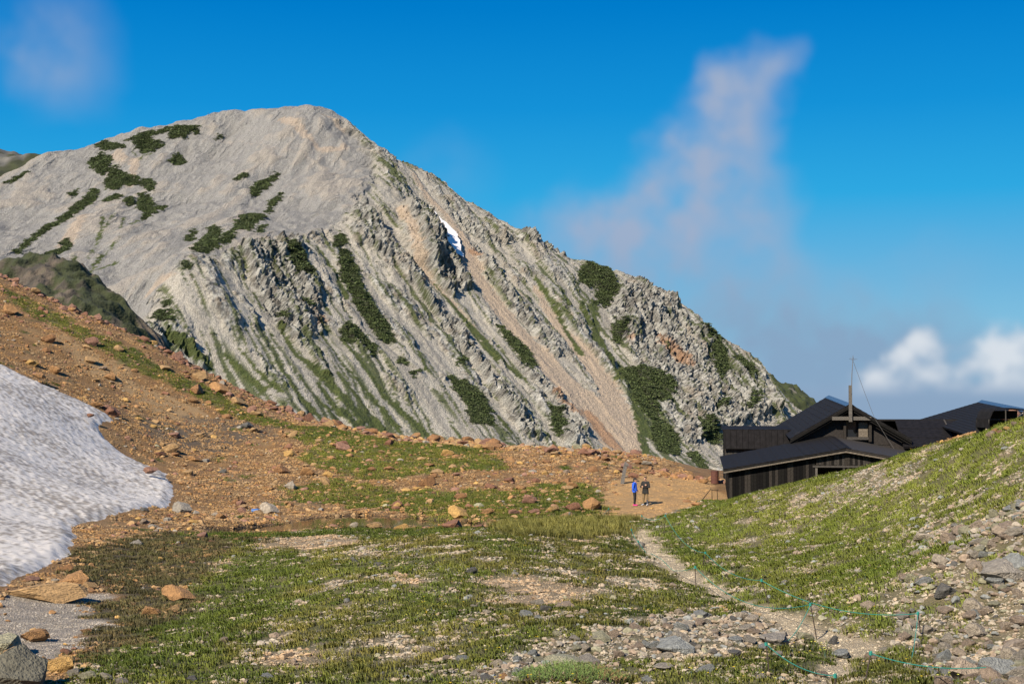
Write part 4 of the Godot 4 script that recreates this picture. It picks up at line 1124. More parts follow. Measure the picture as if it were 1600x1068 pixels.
	for k in 5:
		var an := TAU * k / 5.0 + 0.3
		tube("antenna_radial", [Vector3(0.17, 4.25, 0.12), Vector3(0.17 + cos(an) * 0.30, 4.32 + 0.1 * (k % 2), 0.12 + sin(an) * 0.30)], [0.012, 0.008], iron, mast, 4)
	tube("guy_wire", [Vector3(0.17, 4.2, 0.12), Vector3(1.0, 1.9, -0.05), Vector3(1.62, 0.25, -0.05), Vector3(3.05, -2.1, 0.2)], [0.012], iron, mast, 4)
	# annex on the near side of its flank: steep ribbed sheet over grey boards
	var n := base("tin_annex", f.transform * Vector3(0.15, 0.1, -14.0), turn)
	n.rotation.x = deg_to_rad(2.2)
	tag(n, "flat topped annex clad in ribbed black sheet metal beside the gabled hut", "annex")
	box("core_wall", Vector3(0.06, -0.6, -5.0), Vector3(4.85, 3.7, -0.42), black[2], n)
	box("top_sheet", Vector3(-0.08, 3.71, -5.1), Vector3(4.9, 3.80, -0.3), tin2, n)
	slab("metal_face", [Vector3(0, 2.42, 0.05), Vector3(0, 3.82, -0.32), Vector3(4.55, 3.82, -0.32), Vector3(5.05, 2.42, 0.05)], 0.05, tin2, n)
	for k in 11:
		var x := 0.03 + k * 0.42
		slab("seam", [Vector3(x, 2.42, 0.10), Vector3(x, 3.82, -0.27), Vector3(x + 0.045, 3.82, -0.27), Vector3(x + 0.045, 2.42, 0.10)], 0.04, tin2, n)
	boards(n, Vector3(0.06, -0.5, -0.3), Vector3(4.8, -0.5, -0.3), func(_d): return 2.9, 0.22, grey)
	# lower roof that links it to the long building
	var l := base("linking_hut", f.transform * Vector3(12.1, 0.0, -9.2), turn)
	l.rotation.x = deg_to_rad(2.2)
	tag(l, "black tin roof linking the gabled hut with the long building", "hut")
	box("front_wall", Vector3(0.15, 0.0, -0.6), Vector3(6.6, 3.0, -0.45), dark, l)
	box("side_wall", Vector3(6.45, 0.0, -8.4), Vector3(6.6, 3.0, -0.62), black[2], l)
	roof("roof_slope", l, Vector3(0.1, 3.05, 0.1), Vector3(3.65, 3.05, 0.1), Vector3(0.25, 4.62, -5.0), Vector3(3.65, 4.62, -5.0), 3, tin2)
	roof("roof_slope", l, Vector3(3.75, 3.0, 0.05), Vector3(6.7, 3.0, 0.05), Vector3(3.75, 4.56, -5.0), Vector3(6.7, 4.56, -5.0), 7, tin)
	roof("roof_slope", l, Vector3(-1.2, 3.3, -9.4), Vector3(6.7, 3.3, -9.4), Vector3(-1.2, 4.66, -5.1), Vector3(6.7, 4.66, -5.1), 4, tin)
	slab("verge_strip", [Vector3(3.62, 3.1, 0.12), Vector3(3.62, 4.68, -5.0), Vector3(3.72, 4.68, -5.0), Vector3(3.72, 3.1, 0.12)], 0.03, grey[0], l)
	# long building with a shingled roof
	var g := base("long_hut", f.transform * Vector3(20.0, 0.5, -22.0), turn)
	g.rotation.x = deg_to_rad(2.2)
	tag(g, "long black building with shingled roof and blue ridge cap", "hut")
	for s in [-1.0, 1.0]:
		box("side_wall", Vector3(minf(s * 4.1, s * 3.95), -0.5, 0.2), Vector3(maxf(s * 4.1, s * 3.95), 3.8, 21.4), black[2], g)
		roof("roof_slope", g, Vector3(s * 4.6, 3.72, -0.3), Vector3(s * 4.6, 3.72, 22.0), Vector3(0, 5.12, -0.3), Vector3(0, 5.12, 22.0), 14, tin)
		slab("ridge_cap", [Vector3(s * 0.3, 5.07, -0.32), Vector3(0, 5.24, -0.32), Vector3(0, 5.24, 22.02), Vector3(s * 0.3, 5.07, 22.02)], 0.012, blue, g)
	for z in [0.2, 21.4]:
		slab("gable_wall", [Vector3(-3.94, -0.5, z), Vector3(-3.94, 3.85, z), Vector3(0, 5.0, z), Vector3(3.94, 3.85, z), Vector3(3.94, -0.5, z)], 0.15, black[0], g)
	# small hooped shelter on the brow
	var h := base("lean_to_shelter", Vector3(22.25, floor_y(22.2, -63.5) - 0.15, -64.2), deg_to_rad(6.0))
	tag(h, "small black lean-to shelter standing among rocks on the grassy brow", "shelter")
	var hoop := [Vector3(-0.78, -0.1, 0), Vector3(-0.74, 0.3, 0), Vector3(-0.6, 0.62, 0), Vector3(-0.42, 0.78, 0), Vector3(0.3, 0.80, 0), Vector3(1.3, 0.70, 0)]
	for k in 5:
		slab("cover_panel", [hoop[k], hoop[k] + Vector3(0, 0, -1.4), hoop[k + 1] + Vector3(0, 0, -1.4), hoop[k + 1]], 0.03, tin, h)
	box("base_wall", Vector3(-0.76, -0.4, -1.38), Vector3(0.96, 0.25, -1.3), dark, h)
	box("back_panel", Vector3(-0.55, 0.26, -1.38), Vector3(1.2, 0.66, -1.3), dark, h)
	for x in [-0.74, 0.05, 0.9]:
		tube("prop", [Vector3(x, -0.5, -0.04), Vector3(x, 0.28 if x < 0.0 else 0.72, -0.04)], [0.028], grey[0], h, 6)
	# slatted bench against the boarded front
	var b := base("slatted_bench", f.transform * Vector3(1.95, 0.15, 0.5), turn)
	b.rotation.x = deg_to_rad(2.2)
	tag(b, "small weathered slatted bench against the black boarded wall", "bench")
	for x in [0.0, 0.98]:
		box("leg", Vector3(x, -0.45, -0.30), Vector3(x + 0.05, 0.85, -0.25), grey[0], b)
		box("leg", Vector3(x, -0.45, 0.12), Vector3(x + 0.05, 0.32, 0.17), beam, b)
	for k in 3:
		box("back_slat", Vector3(-0.03, 0.45 + k * 0.17, -0.24), Vector3(1.06, 0.55 + k * 0.17, -0.21), beam if k != 1 else grey[0], b)
		box("seat_slat", Vector3(-0.03, 0.325, -0.19 + k * 0.13), Vector3(1.06, 0.36, -0.09 + k * 0.13), pale, b)
	box("front_rail", Vector3(-0.03, 0.05, 0.175), Vector3(1.06, 0.15, 0.20), pale, b)

# ------------------------------------------------------------------ people

func figure(bones: Array, cell: float, blend: float) -> Array:
	# tapered capsules joined by a smooth minimum, meshed as surface nets: [points, normals, colours, indices]
	var lo := Vector3(1e9, 1e9, 1e9)
	var hi := -lo
	for b in bones:
		var r := maxf(b[2], b[3]) + blend + cell * 3
		lo = lo.min(b[0] - Vector3.ONE * r).min(b[1] - Vector3.ONE * r)
		hi = hi.max(b[0] + Vector3.ONE * r).max(b[1] + Vector3.ONE * r)
	var n := Vector3i(((hi - lo) / cell).ceil()) + Vector3i.ONE * 2
	var f := PackedFloat32Array()
	f.resize(n.x * n.y * n.z)
	f.fill(1.0)
	var near_b := PackedInt32Array()
	near_b.resize(f.size())
	var near_d := PackedFloat32Array()
	near_d.resize(f.size())
	near_d.fill(9.0)
	for bi in bones.size():
		var b: Array = bones[bi]
		var pa: Vector3 = b[0]
		var d: Vector3 = b[1] - b[0]
		var ra: float = b[2]
		var rb: float = b[3]
		var l2 := maxf(d.length_squared(), 1e-8)
		var r := maxf(ra, rb) + blend + cell * 2
		var p0 := Vector3i(((pa.min(b[1]) - Vector3.ONE * r - lo) / cell).floor()).max(Vector3i.ZERO)
		var p1 := Vector3i(((pa.max(b[1]) + Vector3.ONE * r - lo) / cell).ceil()).min(n - Vector3i.ONE)
		for z in range(p0.z, p1.z + 1):
			for y in range(p0.y, p1.y + 1):
				for x in range(p0.x, p1.x + 1):
					var q := lo + Vector3(x, y, z) * cell
					var t := clampf((q - pa).dot(d) / l2, 0.0, 1.0)
					var e := q.distance_to(pa + d * t) - lerpf(ra, rb, t)
					var k := (z * n.y + y) * n.x + x
					if e < near_d[k]:
						near_d[k] = e
						near_b[k] = bi
					var h := clampf(0.5 + 0.5 * (f[k] - e) / blend, 0.0, 1.0)
					f[k] = lerpf(f[k], e, h) - blend * h * (1.0 - h)
	var pts := PackedVector3Array()
	var nor := PackedVector3Array()
	var col := PackedColorArray()
	var ids := PackedInt32Array()
	var at := PackedInt32Array()
	at.resize(f.size())
	at.fill(-1)
	var sx := 1
	var sy := n.x
	var sz := n.x * n.y
	var corner := [0, sx, sy, sx + sy, sz, sz + sx, sz + sy, sz + sx + sy]
	var edges := [[0, 1], [2, 3], [4, 5], [6, 7], [0, 2], [1, 3], [4, 6], [5, 7], [0, 4], [1, 5], [2, 6], [3, 7]]
	for z in n.z - 1:
		for y in n.y - 1:
			for x in n.x - 1:
				var k := z * sz + y * sy + x
				var inside := 0
				for c in corner:
					if f[k + c] < 0.0:
						inside += 1
				if inside == 0 or inside == 8:
					continue
				var s := Vector3.ZERO
				var m := 0
				for e in edges:
					var a: float = f[k + corner[e[0]]]
					var b: float = f[k + corner[e[1]]]
					if (a < 0.0) != (b < 0.0):
						var t := a / (a - b)
						var va := Vector3(e[0] & 1, (e[0] >> 1) & 1, e[0] >> 2)
						var vb := Vector3(e[1] & 1, (e[1] >> 1) & 1, e[1] >> 2)
						s += va.lerp(vb, t)
						m += 1
				at[k] = pts.size()
				pts.append(lo + (Vector3(x, y, z) + s / m) * cell)
				nor.append(Vector3(f[k + sx] - f[k] + f[k + sx + sy + sz] - f[k + sy + sz], f[k + sy] - f[k] + f[k + sx + sy + sz] - f[k + sx + sz], f[k + sz] - f[k] + f[k + sx + sy + sz] - f[k + sx + sy]).normalized())
				col.append(bones[near_b[k]][4])
	for z in range(1, n.z - 1):
		for y in range(1, n.y - 1):
			for x in range(1, n.x - 1):
				var k := z * sz + y * sy + x
				for ax in 3:
					var du: int = [sx, sy, sz][ax]
					var dv: int = [sy, sz, sx][ax]
					var dw: int = [sz, sx, sy][ax]
					if (f[k] < 0.0) == (f[k + du] < 0.0):
						continue
					var a := at[k - dv - dw]
					var b := at[k - dw]
					var c := at[k]
					var d := at[k - dv]
					if f[k] < 0.0:
						ids.append_array(PackedInt32Array([a, c, b, a, d, c]))
					else:
						ids.append_array(PackedInt32Array([a, b, c, a, c, d]))
	return [pts, nor, col, ids]

func join(parts: Array) -> ArrayMesh:
	var arr := []
	arr.resize(Mesh.ARRAY_MAX)
	var p := PackedVector3Array()
	var n := PackedVector3Array()
	var c := PackedColorArray()
	var ids := PackedInt32Array()
	for q in parts:
		var first := p.size()
		p.append_array(q[0])
		n.append_array(q[1])
		c.append_array(q[2])
		for i in q[3]:
			ids.append(i + first)
	arr[Mesh.ARRAY_VERTEX] = p
	arr[Mesh.ARRAY_NORMAL] = n
	arr[Mesh.ARRAY_COLOR] = c
	arr[Mesh.ARRAY_INDEX] = ids
	var m := ArrayMesh.new()
	m.add_surface_from_arrays(Mesh.PRIMITIVE_TRIANGLES, arr)
	return m

func hand(wrist: Vector3, along: Vector3, side: Vector3, skin: Color) -> Array:
	# palm, four curled fingers of unequal length and a thumb off the side of the palm
	var fwd := along.normalized()
	var up := side.cross(fwd).normalized()
	var palm := wrist + fwd * 0.075
	var b := [[wrist, palm, 0.026, 0.03, skin], [wrist + side * 0.018, palm + side * 0.028, 0.02, 0.017, skin], [wrist - side * 0.018, palm - side * 0.028, 0.02, 0.017, skin]]
	for k in 4:
		var root := palm + side * (0.031 - k * 0.0205)
		var l: float = [0.036, 0.042, 0.039, 0.031][k]
		var m := root + (fwd * 0.9 + up * 0.4).normalized() * l
		var t := m + (fwd * 0.45 + up * 0.9).normalized() * l * 0.75
		b.append([root, m, 0.0095, 0.0088, skin])
		b.append([m, t, 0.0088, 0.0075, skin])
	var tr := wrist + fwd * 0.025 + side * 0.026
	var tm := tr + (side * 0.75 + fwd * 0.6 + up * 0.25).normalized() * 0.04
	b.append([tr, tm, 0.012, 0.0105, skin])
	b.append([tm, tm + (fwd * 0.9 + up * 0.4).normalized() * 0.03, 0.0105, 0.0085, skin])
	return figure(b, 0.005, 0.006)

func head_bones(h: Vector3, skin: Color, hair: Color, fwd: Vector3) -> Array:
	var r := fwd.cross(Vector3.UP).normalized()
	var b := [[h + Vector3(0, 0.035, 0) - fwd * 0.015, h + Vector3(0, 0.03, 0) + fwd * 0.02, 0.088, 0.082, skin], [h - Vector3(0, 0.05, 0) + fwd * 0.03, h - Vector3(0, 0.075, 0) + fwd * 0.045, 0.058, 0.042, skin],
		[h + fwd * 0.10, h + fwd * 0.117 - Vector3(0, 0.022, 0), 0.010, 0.015, skin],
		[h + fwd * 0.086 - Vector3(0, 0.062, 0) + r * 0.02, h + fwd * 0.086 - Vector3(0, 0.062, 0) - r * 0.02, 0.009, 0.009, Color(0.32, 0.12, 0.09)]]
	for s in [-1.0, 1.0]:
		b.append([h + r * s * 0.086 - fwd * 0.005, h + r * s * 0.089 - Vector3(0, 0.03, 0), 0.014, 0.010, skin])
		b.append([h + fwd * 0.088 + r * s * 0.031 + Vector3(0, 0.018, 0), h + fwd * 0.089 + r * s * 0.033 + Vector3(0, 0.018, 0), 0.011, 0.011, Color(0.03, 0.02, 0.02)])
		b.append([h + fwd * 0.092 + r * s * 0.018 + Vector3(0, 0.042, 0), h + fwd * 0.084 + r * s * 0.046 + Vector3(0, 0.041, 0), 0.007, 0.006, hair])
	return b

func make_people() -> void:
	var cloth := mat(Color(1, 1, 1), 0.85, true)
	var skin := Color(0.42, 0.25, 0.17)
	var blue := Color(0.012, 0.085, 0.52)
	var ink := Color(0.012, 0.012, 0.014)
	var pink := Color(0.55, 0.04, 0.20)
	var hair := Color(0.012, 0.01, 0.009)
	# first hiker: blue jacket, weight on one leg, turned to the other
	var h := Vector3(0, 1.57, 0.03)
	var bones := [
		[Vector3(0, 0.95, 0), Vector3(0, 1.08, 0.0), 0.165, 0.15, blue], [Vector3(0, 1.08, 0.0), Vector3(0, 1.30, -0.01), 0.15, 0.155, blue], [Vector3(-0.11, 1.36, -0.01), Vector3(0.11, 1.36, -0.01), 0.085, 0.085, blue],
		[Vector3(0, 1.38, 0), Vector3(0, 1.49, 0.01), 0.062, 0.055, skin], [Vector3(-0.08, 0.86, 0.0), Vector3(-0.05, 0.97, 0), 0.105, 0.12, blue], [Vector3(0.08, 0.86, 0.0), Vector3(0.05, 0.97, 0), 0.105, 0.12, blue]]
	for s in [-1.0, 1.0]:
		var el := Vector3(s * 0.27, 1.10, -0.05)
		var wr := Vector3(s * 0.20, 0.93, 0.14)
		bones.append_array([[Vector3(s * 0.185, 1.37, -0.01), el, 0.072, 0.056, blue], [el, wr, 0.056, 0.042, blue],
			[Vector3(s * 0.085, 0.86, 0), Vector3(s * 0.095, 0.48, 0.02), 0.098, 0.068, ink], [Vector3(s * 0.095, 0.48, 0.02), Vector3(s * 0.10, 0.10, -0.01), 0.066, 0.045, ink],
			[Vector3(s * 0.10, 0.055, -0.05), Vector3(s * 0.11, 0.045, 0.14), 0.048, 0.042, pink]])
	bones.append_array(head_bones(h, skin, hair, Vector3(0, 0, 1)))
	var parts := [figure(bones, 0.016, 0.035)]
	for s in [-1.0, 1.0]:
		parts.append(hand(Vector3(s * 0.20, 0.93, 0.14), Vector3(s * -0.15, -0.45, 0.5), Vector3(-s, 0, 0.1).normalized(), skin))
	var p := put("person", join(parts), cloth)
	p.position = on_floor(7.57, -88.04, 0.0)
	p.rotation.y = deg_to_rad(75.0)
	tag(p, "person in bright blue jacket, black trousers and pink shoes, standing in the yard", "person")
	var cap := []
	cap.append([h + Vector3(0, 0.055, -0.02), h + Vector3(0, 0.055, 0.0), 0.102, 0.097, ink])
	cap.append([h + Vector3(0, 0.0, -0.04), h + Vector3(0, -0.06, -0.035), 0.078, 0.06, hair])
	cap.append([h + Vector3(0, 0.065, 0.08), h + Vector3(0, 0.058, 0.14), 0.05, 0.035, ink])
	put("cap", join([figure(cap, 0.014, 0.02)]), cloth, p)
	# second hiker: long black jacket, khaki trousers with dark gaiters, arms folded
	var khaki := Color(0.17, 0.115, 0.055)
	var shoe := Color(0.42, 0.42, 0.44)
	var gaiter := Color(0.07, 0.07, 0.085)
	h = Vector3(0, 1.63, 0.03)
	bones = [
		[Vector3(-0.10, 0.79, 0), Vector3(-0.06, 1.05, 0), 0.115, 0.12, ink], [Vector3(0.10, 0.79, 0), Vector3(0.06, 1.05, 0), 0.115, 0.12, ink], [Vector3(0, 0.80, 0.03), Vector3(0, 1.05, 0.0), 0.115, 0.14, ink], [Vector3(0, 0.80, -0.05), Vector3(0, 1.05, -0.02), 0.115, 0.14, ink], [Vector3(0, 1.05, 0.0), Vector3(0, 1.34, -0.01), 0.165, 0.165, ink], [Vector3(-0.12, 1.42, -0.01), Vector3(0.12, 1.42, -0.01), 0.088, 0.088, ink],
		[Vector3(0, 1.44, 0), Vector3(0, 1.55, 0.01), 0.064, 0.057, skin]]
	for s in [-1.0, 1.0]:
		var el := Vector3(s * 0.27, 1.15, 0.04)
		var wr := Vector3(s * -0.04, 1.20 - 0.05 * s, 0.21)
		bones.append_array([[Vector3(s * 0.195, 1.42, -0.01), el, 0.075, 0.06, ink], [el, wr, 0.058, 0.045, ink],
			[Vector3(s * 0.095, 0.74, 0), Vector3(s * 0.12, 0.48, 0.02), 0.095, 0.07, khaki], [Vector3(s * 0.12, 0.48, 0.02), Vector3(s * 0.13, 0.36, 0.0), 0.07, 0.066, khaki], [Vector3(s * 0.13, 0.34, 0.0), Vector3(s * 0.135, 0.11, -0.01), 0.066, 0.05, gaiter if s > 0 else khaki],
			[Vector3(s * 0.135, 0.055, -0.05), Vector3(s * 0.16, 0.045, 0.15), 0.05, 0.043, shoe]])
	bones.append_array(head_bones(h, skin, hair, Vector3(0, 0, 1)))
	parts = [figure(bones, 0.016, 0.035)]
	for s in [-1.0, 1.0]:
		parts.append(hand(Vector3(s * -0.04, 1.20 - 0.05 * s, 0.21), Vector3(-s, 0.25, 0.05), Vector3(0, 1, 0.1).normalized(), skin))
	var q := put("person", join(parts), cloth)
	q.position = on_floor(8.26, -88.27, 0.0)
	q.rotation.y = deg_to_rad(-28.0)
	tag(q, "person in long black jacket and khaki trousers standing in the yard with folded arms", "person")
	var top := [[h + Vector3(0, 0.06, -0.025), h + Vector3(0, 0.065, 0.0), 0.093, 0.085, hair], [h + Vector3(0, 0.0, -0.05), h + Vector3(0, -0.05, -0.045), 0.068, 0.055, hair]]
	put("hair", join([figure(top, 0.014, 0.02)]), cloth, q)
	for k in summit.size():
		var w: Node3D = (q if k != 1 else p).duplicate()
		w.name = numbered("person")
		add_child(w)
		w.position = summit[k]
		w.rotation.y = 0.7 * k
		tag(w, "tiny walker in dark clothes on the mountain's summit ridge" if k != 1 else "tiny walker in blue on the mountain's summit", "person", "walkers on the summit")

# ------------------------------------------------------------------ ropes and small things

func make_ropes() -> void:
	var iron := grained(mat(Color(0.06, 0.042, 0.032), 0.75), tex.blotch, null, 3.0, 0.0, false)
	var teal := mat(Color(0.012, 0.19, 0.155), 0.7)
	# x, z of the foot, sideways lean, height, share of the height where the rope is tied
	var posts := [[5.51, -82.11, 0.07, 0.66, 0.9], [6.47, -71.14, 0.0, 0.54, 0.85], [7.29, -68.39, 0.07, 0.89, 0.9], [5.53, -65.74, -0.04, 0.83, 0.72], [5.6, -62.0, -0.14, 0.43, 0.85], [7.21, -54.09, 0.12, 0.44, 0.95], [6.26, -48.65, -0.02, 0.79, 0.97], [7.70, -42.76, -0.24, 0.71, 0.97], [7.92, -37.22, -0.18, 1.07, 0.84], [10.41, -36.41, -0.08, 0.62, 0.95], [5.66, -31.5, -0.085, 0.79, 0.8], [7.19, -29.26, 0.145, 0.61, 0.97], [6.22, -27.58, 0.0, 0.37, 0.9]]
	var tie := []
	for k in posts.size():
		var a: Array = posts[k]
		var foot := on_floor(a[0], a[1])
		var top := foot + Vector3(a[2], a[3], 0)
		var o := base("rope_post", foot)
		tag(o, "thin rusty iron post carrying the teal guide rope beside the footpath", "post", "rope posts along the footpath")
		tube("rod", [Vector3(-a[2] * 0.25, -0.25, 0), top - foot], [0.017, 0.015], iron, o)
		var at: Vector3 = foot.lerp(top, a[4])
		tie.append(at)
		var lump := []
		for i in 13:
			var an := TAU * i / 4.0
			lump.append(at - foot + Vector3(cos(an) * 0.027, -0.035 + 0.006 * i, sin(an) * 0.027))
		tube("rope_knot", lump, [0.014], teal, o, 5)
	tie.append(on_floor(6.6, -35.6, 0.03))
	tie.append(on_floor(9.35, -33.6, 0.03))
	tie.append(on_floor(8.6, -26.0, 0.45))
	tie.append(on_floor(4.6, -78.0, 0.3))
	var spans := [[2, 5, 0.40, 0], [5, 7, 0.26, 0], [7, 9, 0.36, 0], [3, 4, 0.10, 1], [4, 6, 0.55, 1], [6, 8, 0.56, 1], [8, 13, 0.22, 1], [9, 14, 0.14, 0], [10, 12, 0.16, 1], [11, 15, 0.12, 0], [0, 16, 0.1, 1], [1, 2, 0.2, 0]]
	for s in spans:
		var a: Vector3 = tie[s[0]]
		var b: Vector3 = tie[s[1]]
		var pts := []
		for i in 19:
			var t := i / 18.0
			var q := a.lerp(b, t) - Vector3(0, s[2] * 4.0 * t * (1.0 - t), 0)
			q.y = maxf(q.y, floor_y(q.x, q.z) + 0.02)
			pts.append(q)
		tag(tube("guide_rope", pts, [0.0095], teal, null, 5), "sagging teal guide rope on the hut side of the footpath" if s[3] == 0 else "sagging teal guide rope on the meadow side of the footpath", "rope", "guide ropes along the footpath")

func make_yard_things() -> void:
	var beam := wood(Color(0.24, 0.225, 0.21), 21)
	var o := base("marker_post", on_floor(7.55, -97.49))
	tag(o, "grey weathered wooden post leaning behind the two hikers", "post")
	slab("shaft", [Vector3(-0.17, -0.2, 0.1), Vector3(0.10, 1.30, 0.1), Vector3(0.34, 1.36, 0.1), Vector3(0.07, -0.2, 0.1)], 0.2, beam, o)
	slab("split_top", [Vector3(0.12, 1.27, 0.13), Vector3(0.17, 1.52, 0.13), Vector3(0.26, 1.50, 0.13), Vector3(0.44, 1.30, 0.13), Vector3(0.40, 1.20, 0.13)], 0.22, beam, o)
	var stub := base("stake", on_floor(3.24, -80.5))
	tag(stub, "short grey wooden stake in the grass before the ochre slope", "stake")
	tube("shaft", [Vector3(0, -0.2, 0), Vector3(0.01, 0.52, 0)], [0.075, 0.065], beam, stub, 7)
	# rusty drum by the corner of the hut
	var red := grained(mat(Color(0.13, 0.045, 0.03), 0.8), tex.blotch, tex.bump, 1.5, 1.0, false)
	var d := base("rusty_drum", on_floor(14.3, -100.5))
	tag(d, "rust red steel drum standing beyond the corner of the hut", "drum")
	var prof := []
	var rad := []
	for a in [[0.0, 0.26], [0.02, 0.28], [0.26, 0.275], [0.28, 0.29], [0.30, 0.275], [0.56, 0.275], [0.58, 0.29], [0.60, 0.275], [0.84, 0.275], [0.86, 0.285], [0.88, 0.27]]:
		prof.append(Vector3(0, a[0], 0))
		rad.append(a[1])
	tube("shell", prof, rad, red, d, 16)
	tube("lid_rim", [Vector3(0, 0.882, 0), Vector3(0, 0.90, 0)], [0.285, 0.285], red, d, 16)
	# poles leaning on a trestle near the hut
	var t := base("pole_trestle", on_floor(12.75, -90.9))
	tag(t, "thin wooden poles leaning on a low trestle at the hut's corner", "trestle")
	var stick := wood(Color(0.12, 0.085, 0.055), 23)
	for a in [[Vector3(-0.75, -0.05, 0.2), Vector3(-0.05, 0.78, 0)], [Vector3(-0.7, 0.02, 0.1), Vector3(0.3, 0.03, 0.12)], [Vector3(0.0, -0.2, 0), Vector3(0.0, 0.72, 0)], [Vector3(0.35, -0.2, 0.05), Vector3(0.33, 0.7, 0)], [Vector3(-0.05, 0.66, 0.02), Vector3(0.42, 0.7, 0.03)]]:
		tube("pole", a, [0.032, 0.026], stick, t, 6)
	# tarpaulins weighted down beside the pond
	var teal := mat(Color(0.03, 0.17, 0.19), 0.5)
	for a in [[-4.75, -76.25, 0.55], [-4.05, -76.3, 0.5], [-0.9, -76.9, 0.3], [-0.35, -77.2, 0.3]]:
		var b := []
		for i in 5:
			b.append([Vector3(rng.randf_range(-0.5, 0.5) * a[2], 0.02, rng.randf_range(-0.3, 0.3) * a[2]), Vector3(rng.randf_range(-0.5, 0.5) * a[2], 0.12 * a[2], rng.randf_range(-0.3, 0.3) * a[2]), 0.14 * a[2], 0.3 * a[2], Color(1, 1, 1)])
		var m := put("tarpaulin", join([figure(b, 0.03, 0.05)]), teal)
		m.position = on_floor(a[0], a[1], 0.02)
		tag(m, "crumpled teal tarpaulin bundle on the bank of the pond", "tarpaulin", "tarpaulins by the pond")
	var can := base("blue_can", on_floor(-15.35, -85.27))
	tag(can, "small bright blue can lying on the ochre gravel by the snowfield", "can")
	tube("body", [Vector3(-0.2, 0.12, 0), Vector3(0.2, 0.14, 0.05)], [0.12], mat(Color(0.01, 0.09, 0.30), 0.5), can, 12)
	tube("spout", [Vector3(0.205, 0.2, 0.05), Vector3(0.27, 0.21, 0.06)], [0.035], mat(Color(0.01, 0.07, 0.25), 0.5), can, 8)

# ------------------------------------------------------------------ rocks

func rock_mesh(sd: int, fine: int, flat := 1.0, tinted := false) -> ArrayMesh:
	# a ball cut by random planes: angular, with worn edges
	var r := RandomNumberGenerator.new()
	r.seed = sd
	var s := SphereMesh.new()
	s.radius = 1.0
	s.height = 2.0
	s.radial_segments = 6 + fine * 4
	s.rings = 3 + fine * 2
	var arr := s.get_mesh_arrays()
	var v: PackedVector3Array = arr[Mesh.ARRAY_VERTEX]
	var ids: PackedInt32Array = arr[Mesh.ARRAY_INDEX]
	var turn := Basis(Vector3(r.randf_range(-1, 1), r.randf_range(-1, 1), r.randf_range(-1, 1)).normalized(), r.randf() * TAU)
	var planes := []
	for k in 7 + fine * 2:
		planes.append([Vector3(r.randf_range(-1, 1), r.randf_range(-1, 1), r.randf_range(-1, 1)).normalized(), r.randf_range(0.45, 0.8)])
	var size := Vector3(r.randf_range(0.85, 1.15), r.randf_range(0.75, 1.1) * flat, r.randf_range(0.7, 1.1))
	var nz := wave(sd, 0.9, 3)
	var w := 0.0
	for i in v.size():
		var q := turn * v[i]
		q = q.snapped(Vector3.ONE * 0.0001)
		for p in planes:
			var d: float = q.dot(p[0])
			if d > p[1]:
				q -= p[0] * (d - p[1])
		q *= 1.0 + nz.get_noise_3dv(q * 1.2) * 0.16
		q *= size
		v[i] = q
		w = maxf(w, absf(q.x))
	for i in v.size():
		v[i] *= 0.5 / w
	var st := tool()
	for i in range(0, ids.size(), 3):
		var a := v[ids[i]]
		var b := v[ids[i + 1]]
		var c := v[ids[i + 2]]
		if (b - a).cross(c - a).length_squared() < 1e-12:
			continue
		if tinted:
			st.set_color(Color(1, 1, 1))
		tri(st, a, b, c, (a + b + c) / 3.0)
	return st.commit()

func rock_stuff(c: Color, sd: int) -> StandardMaterial3D:
	var m := grained(mat(c * 1.28, 0.93), tex.blotch, tex.bump, 0.9, 7.0, false)
	m.uv1_offset = Vector3(sd * 0.31, sd * 0.17, sd * 0.23)
	return m

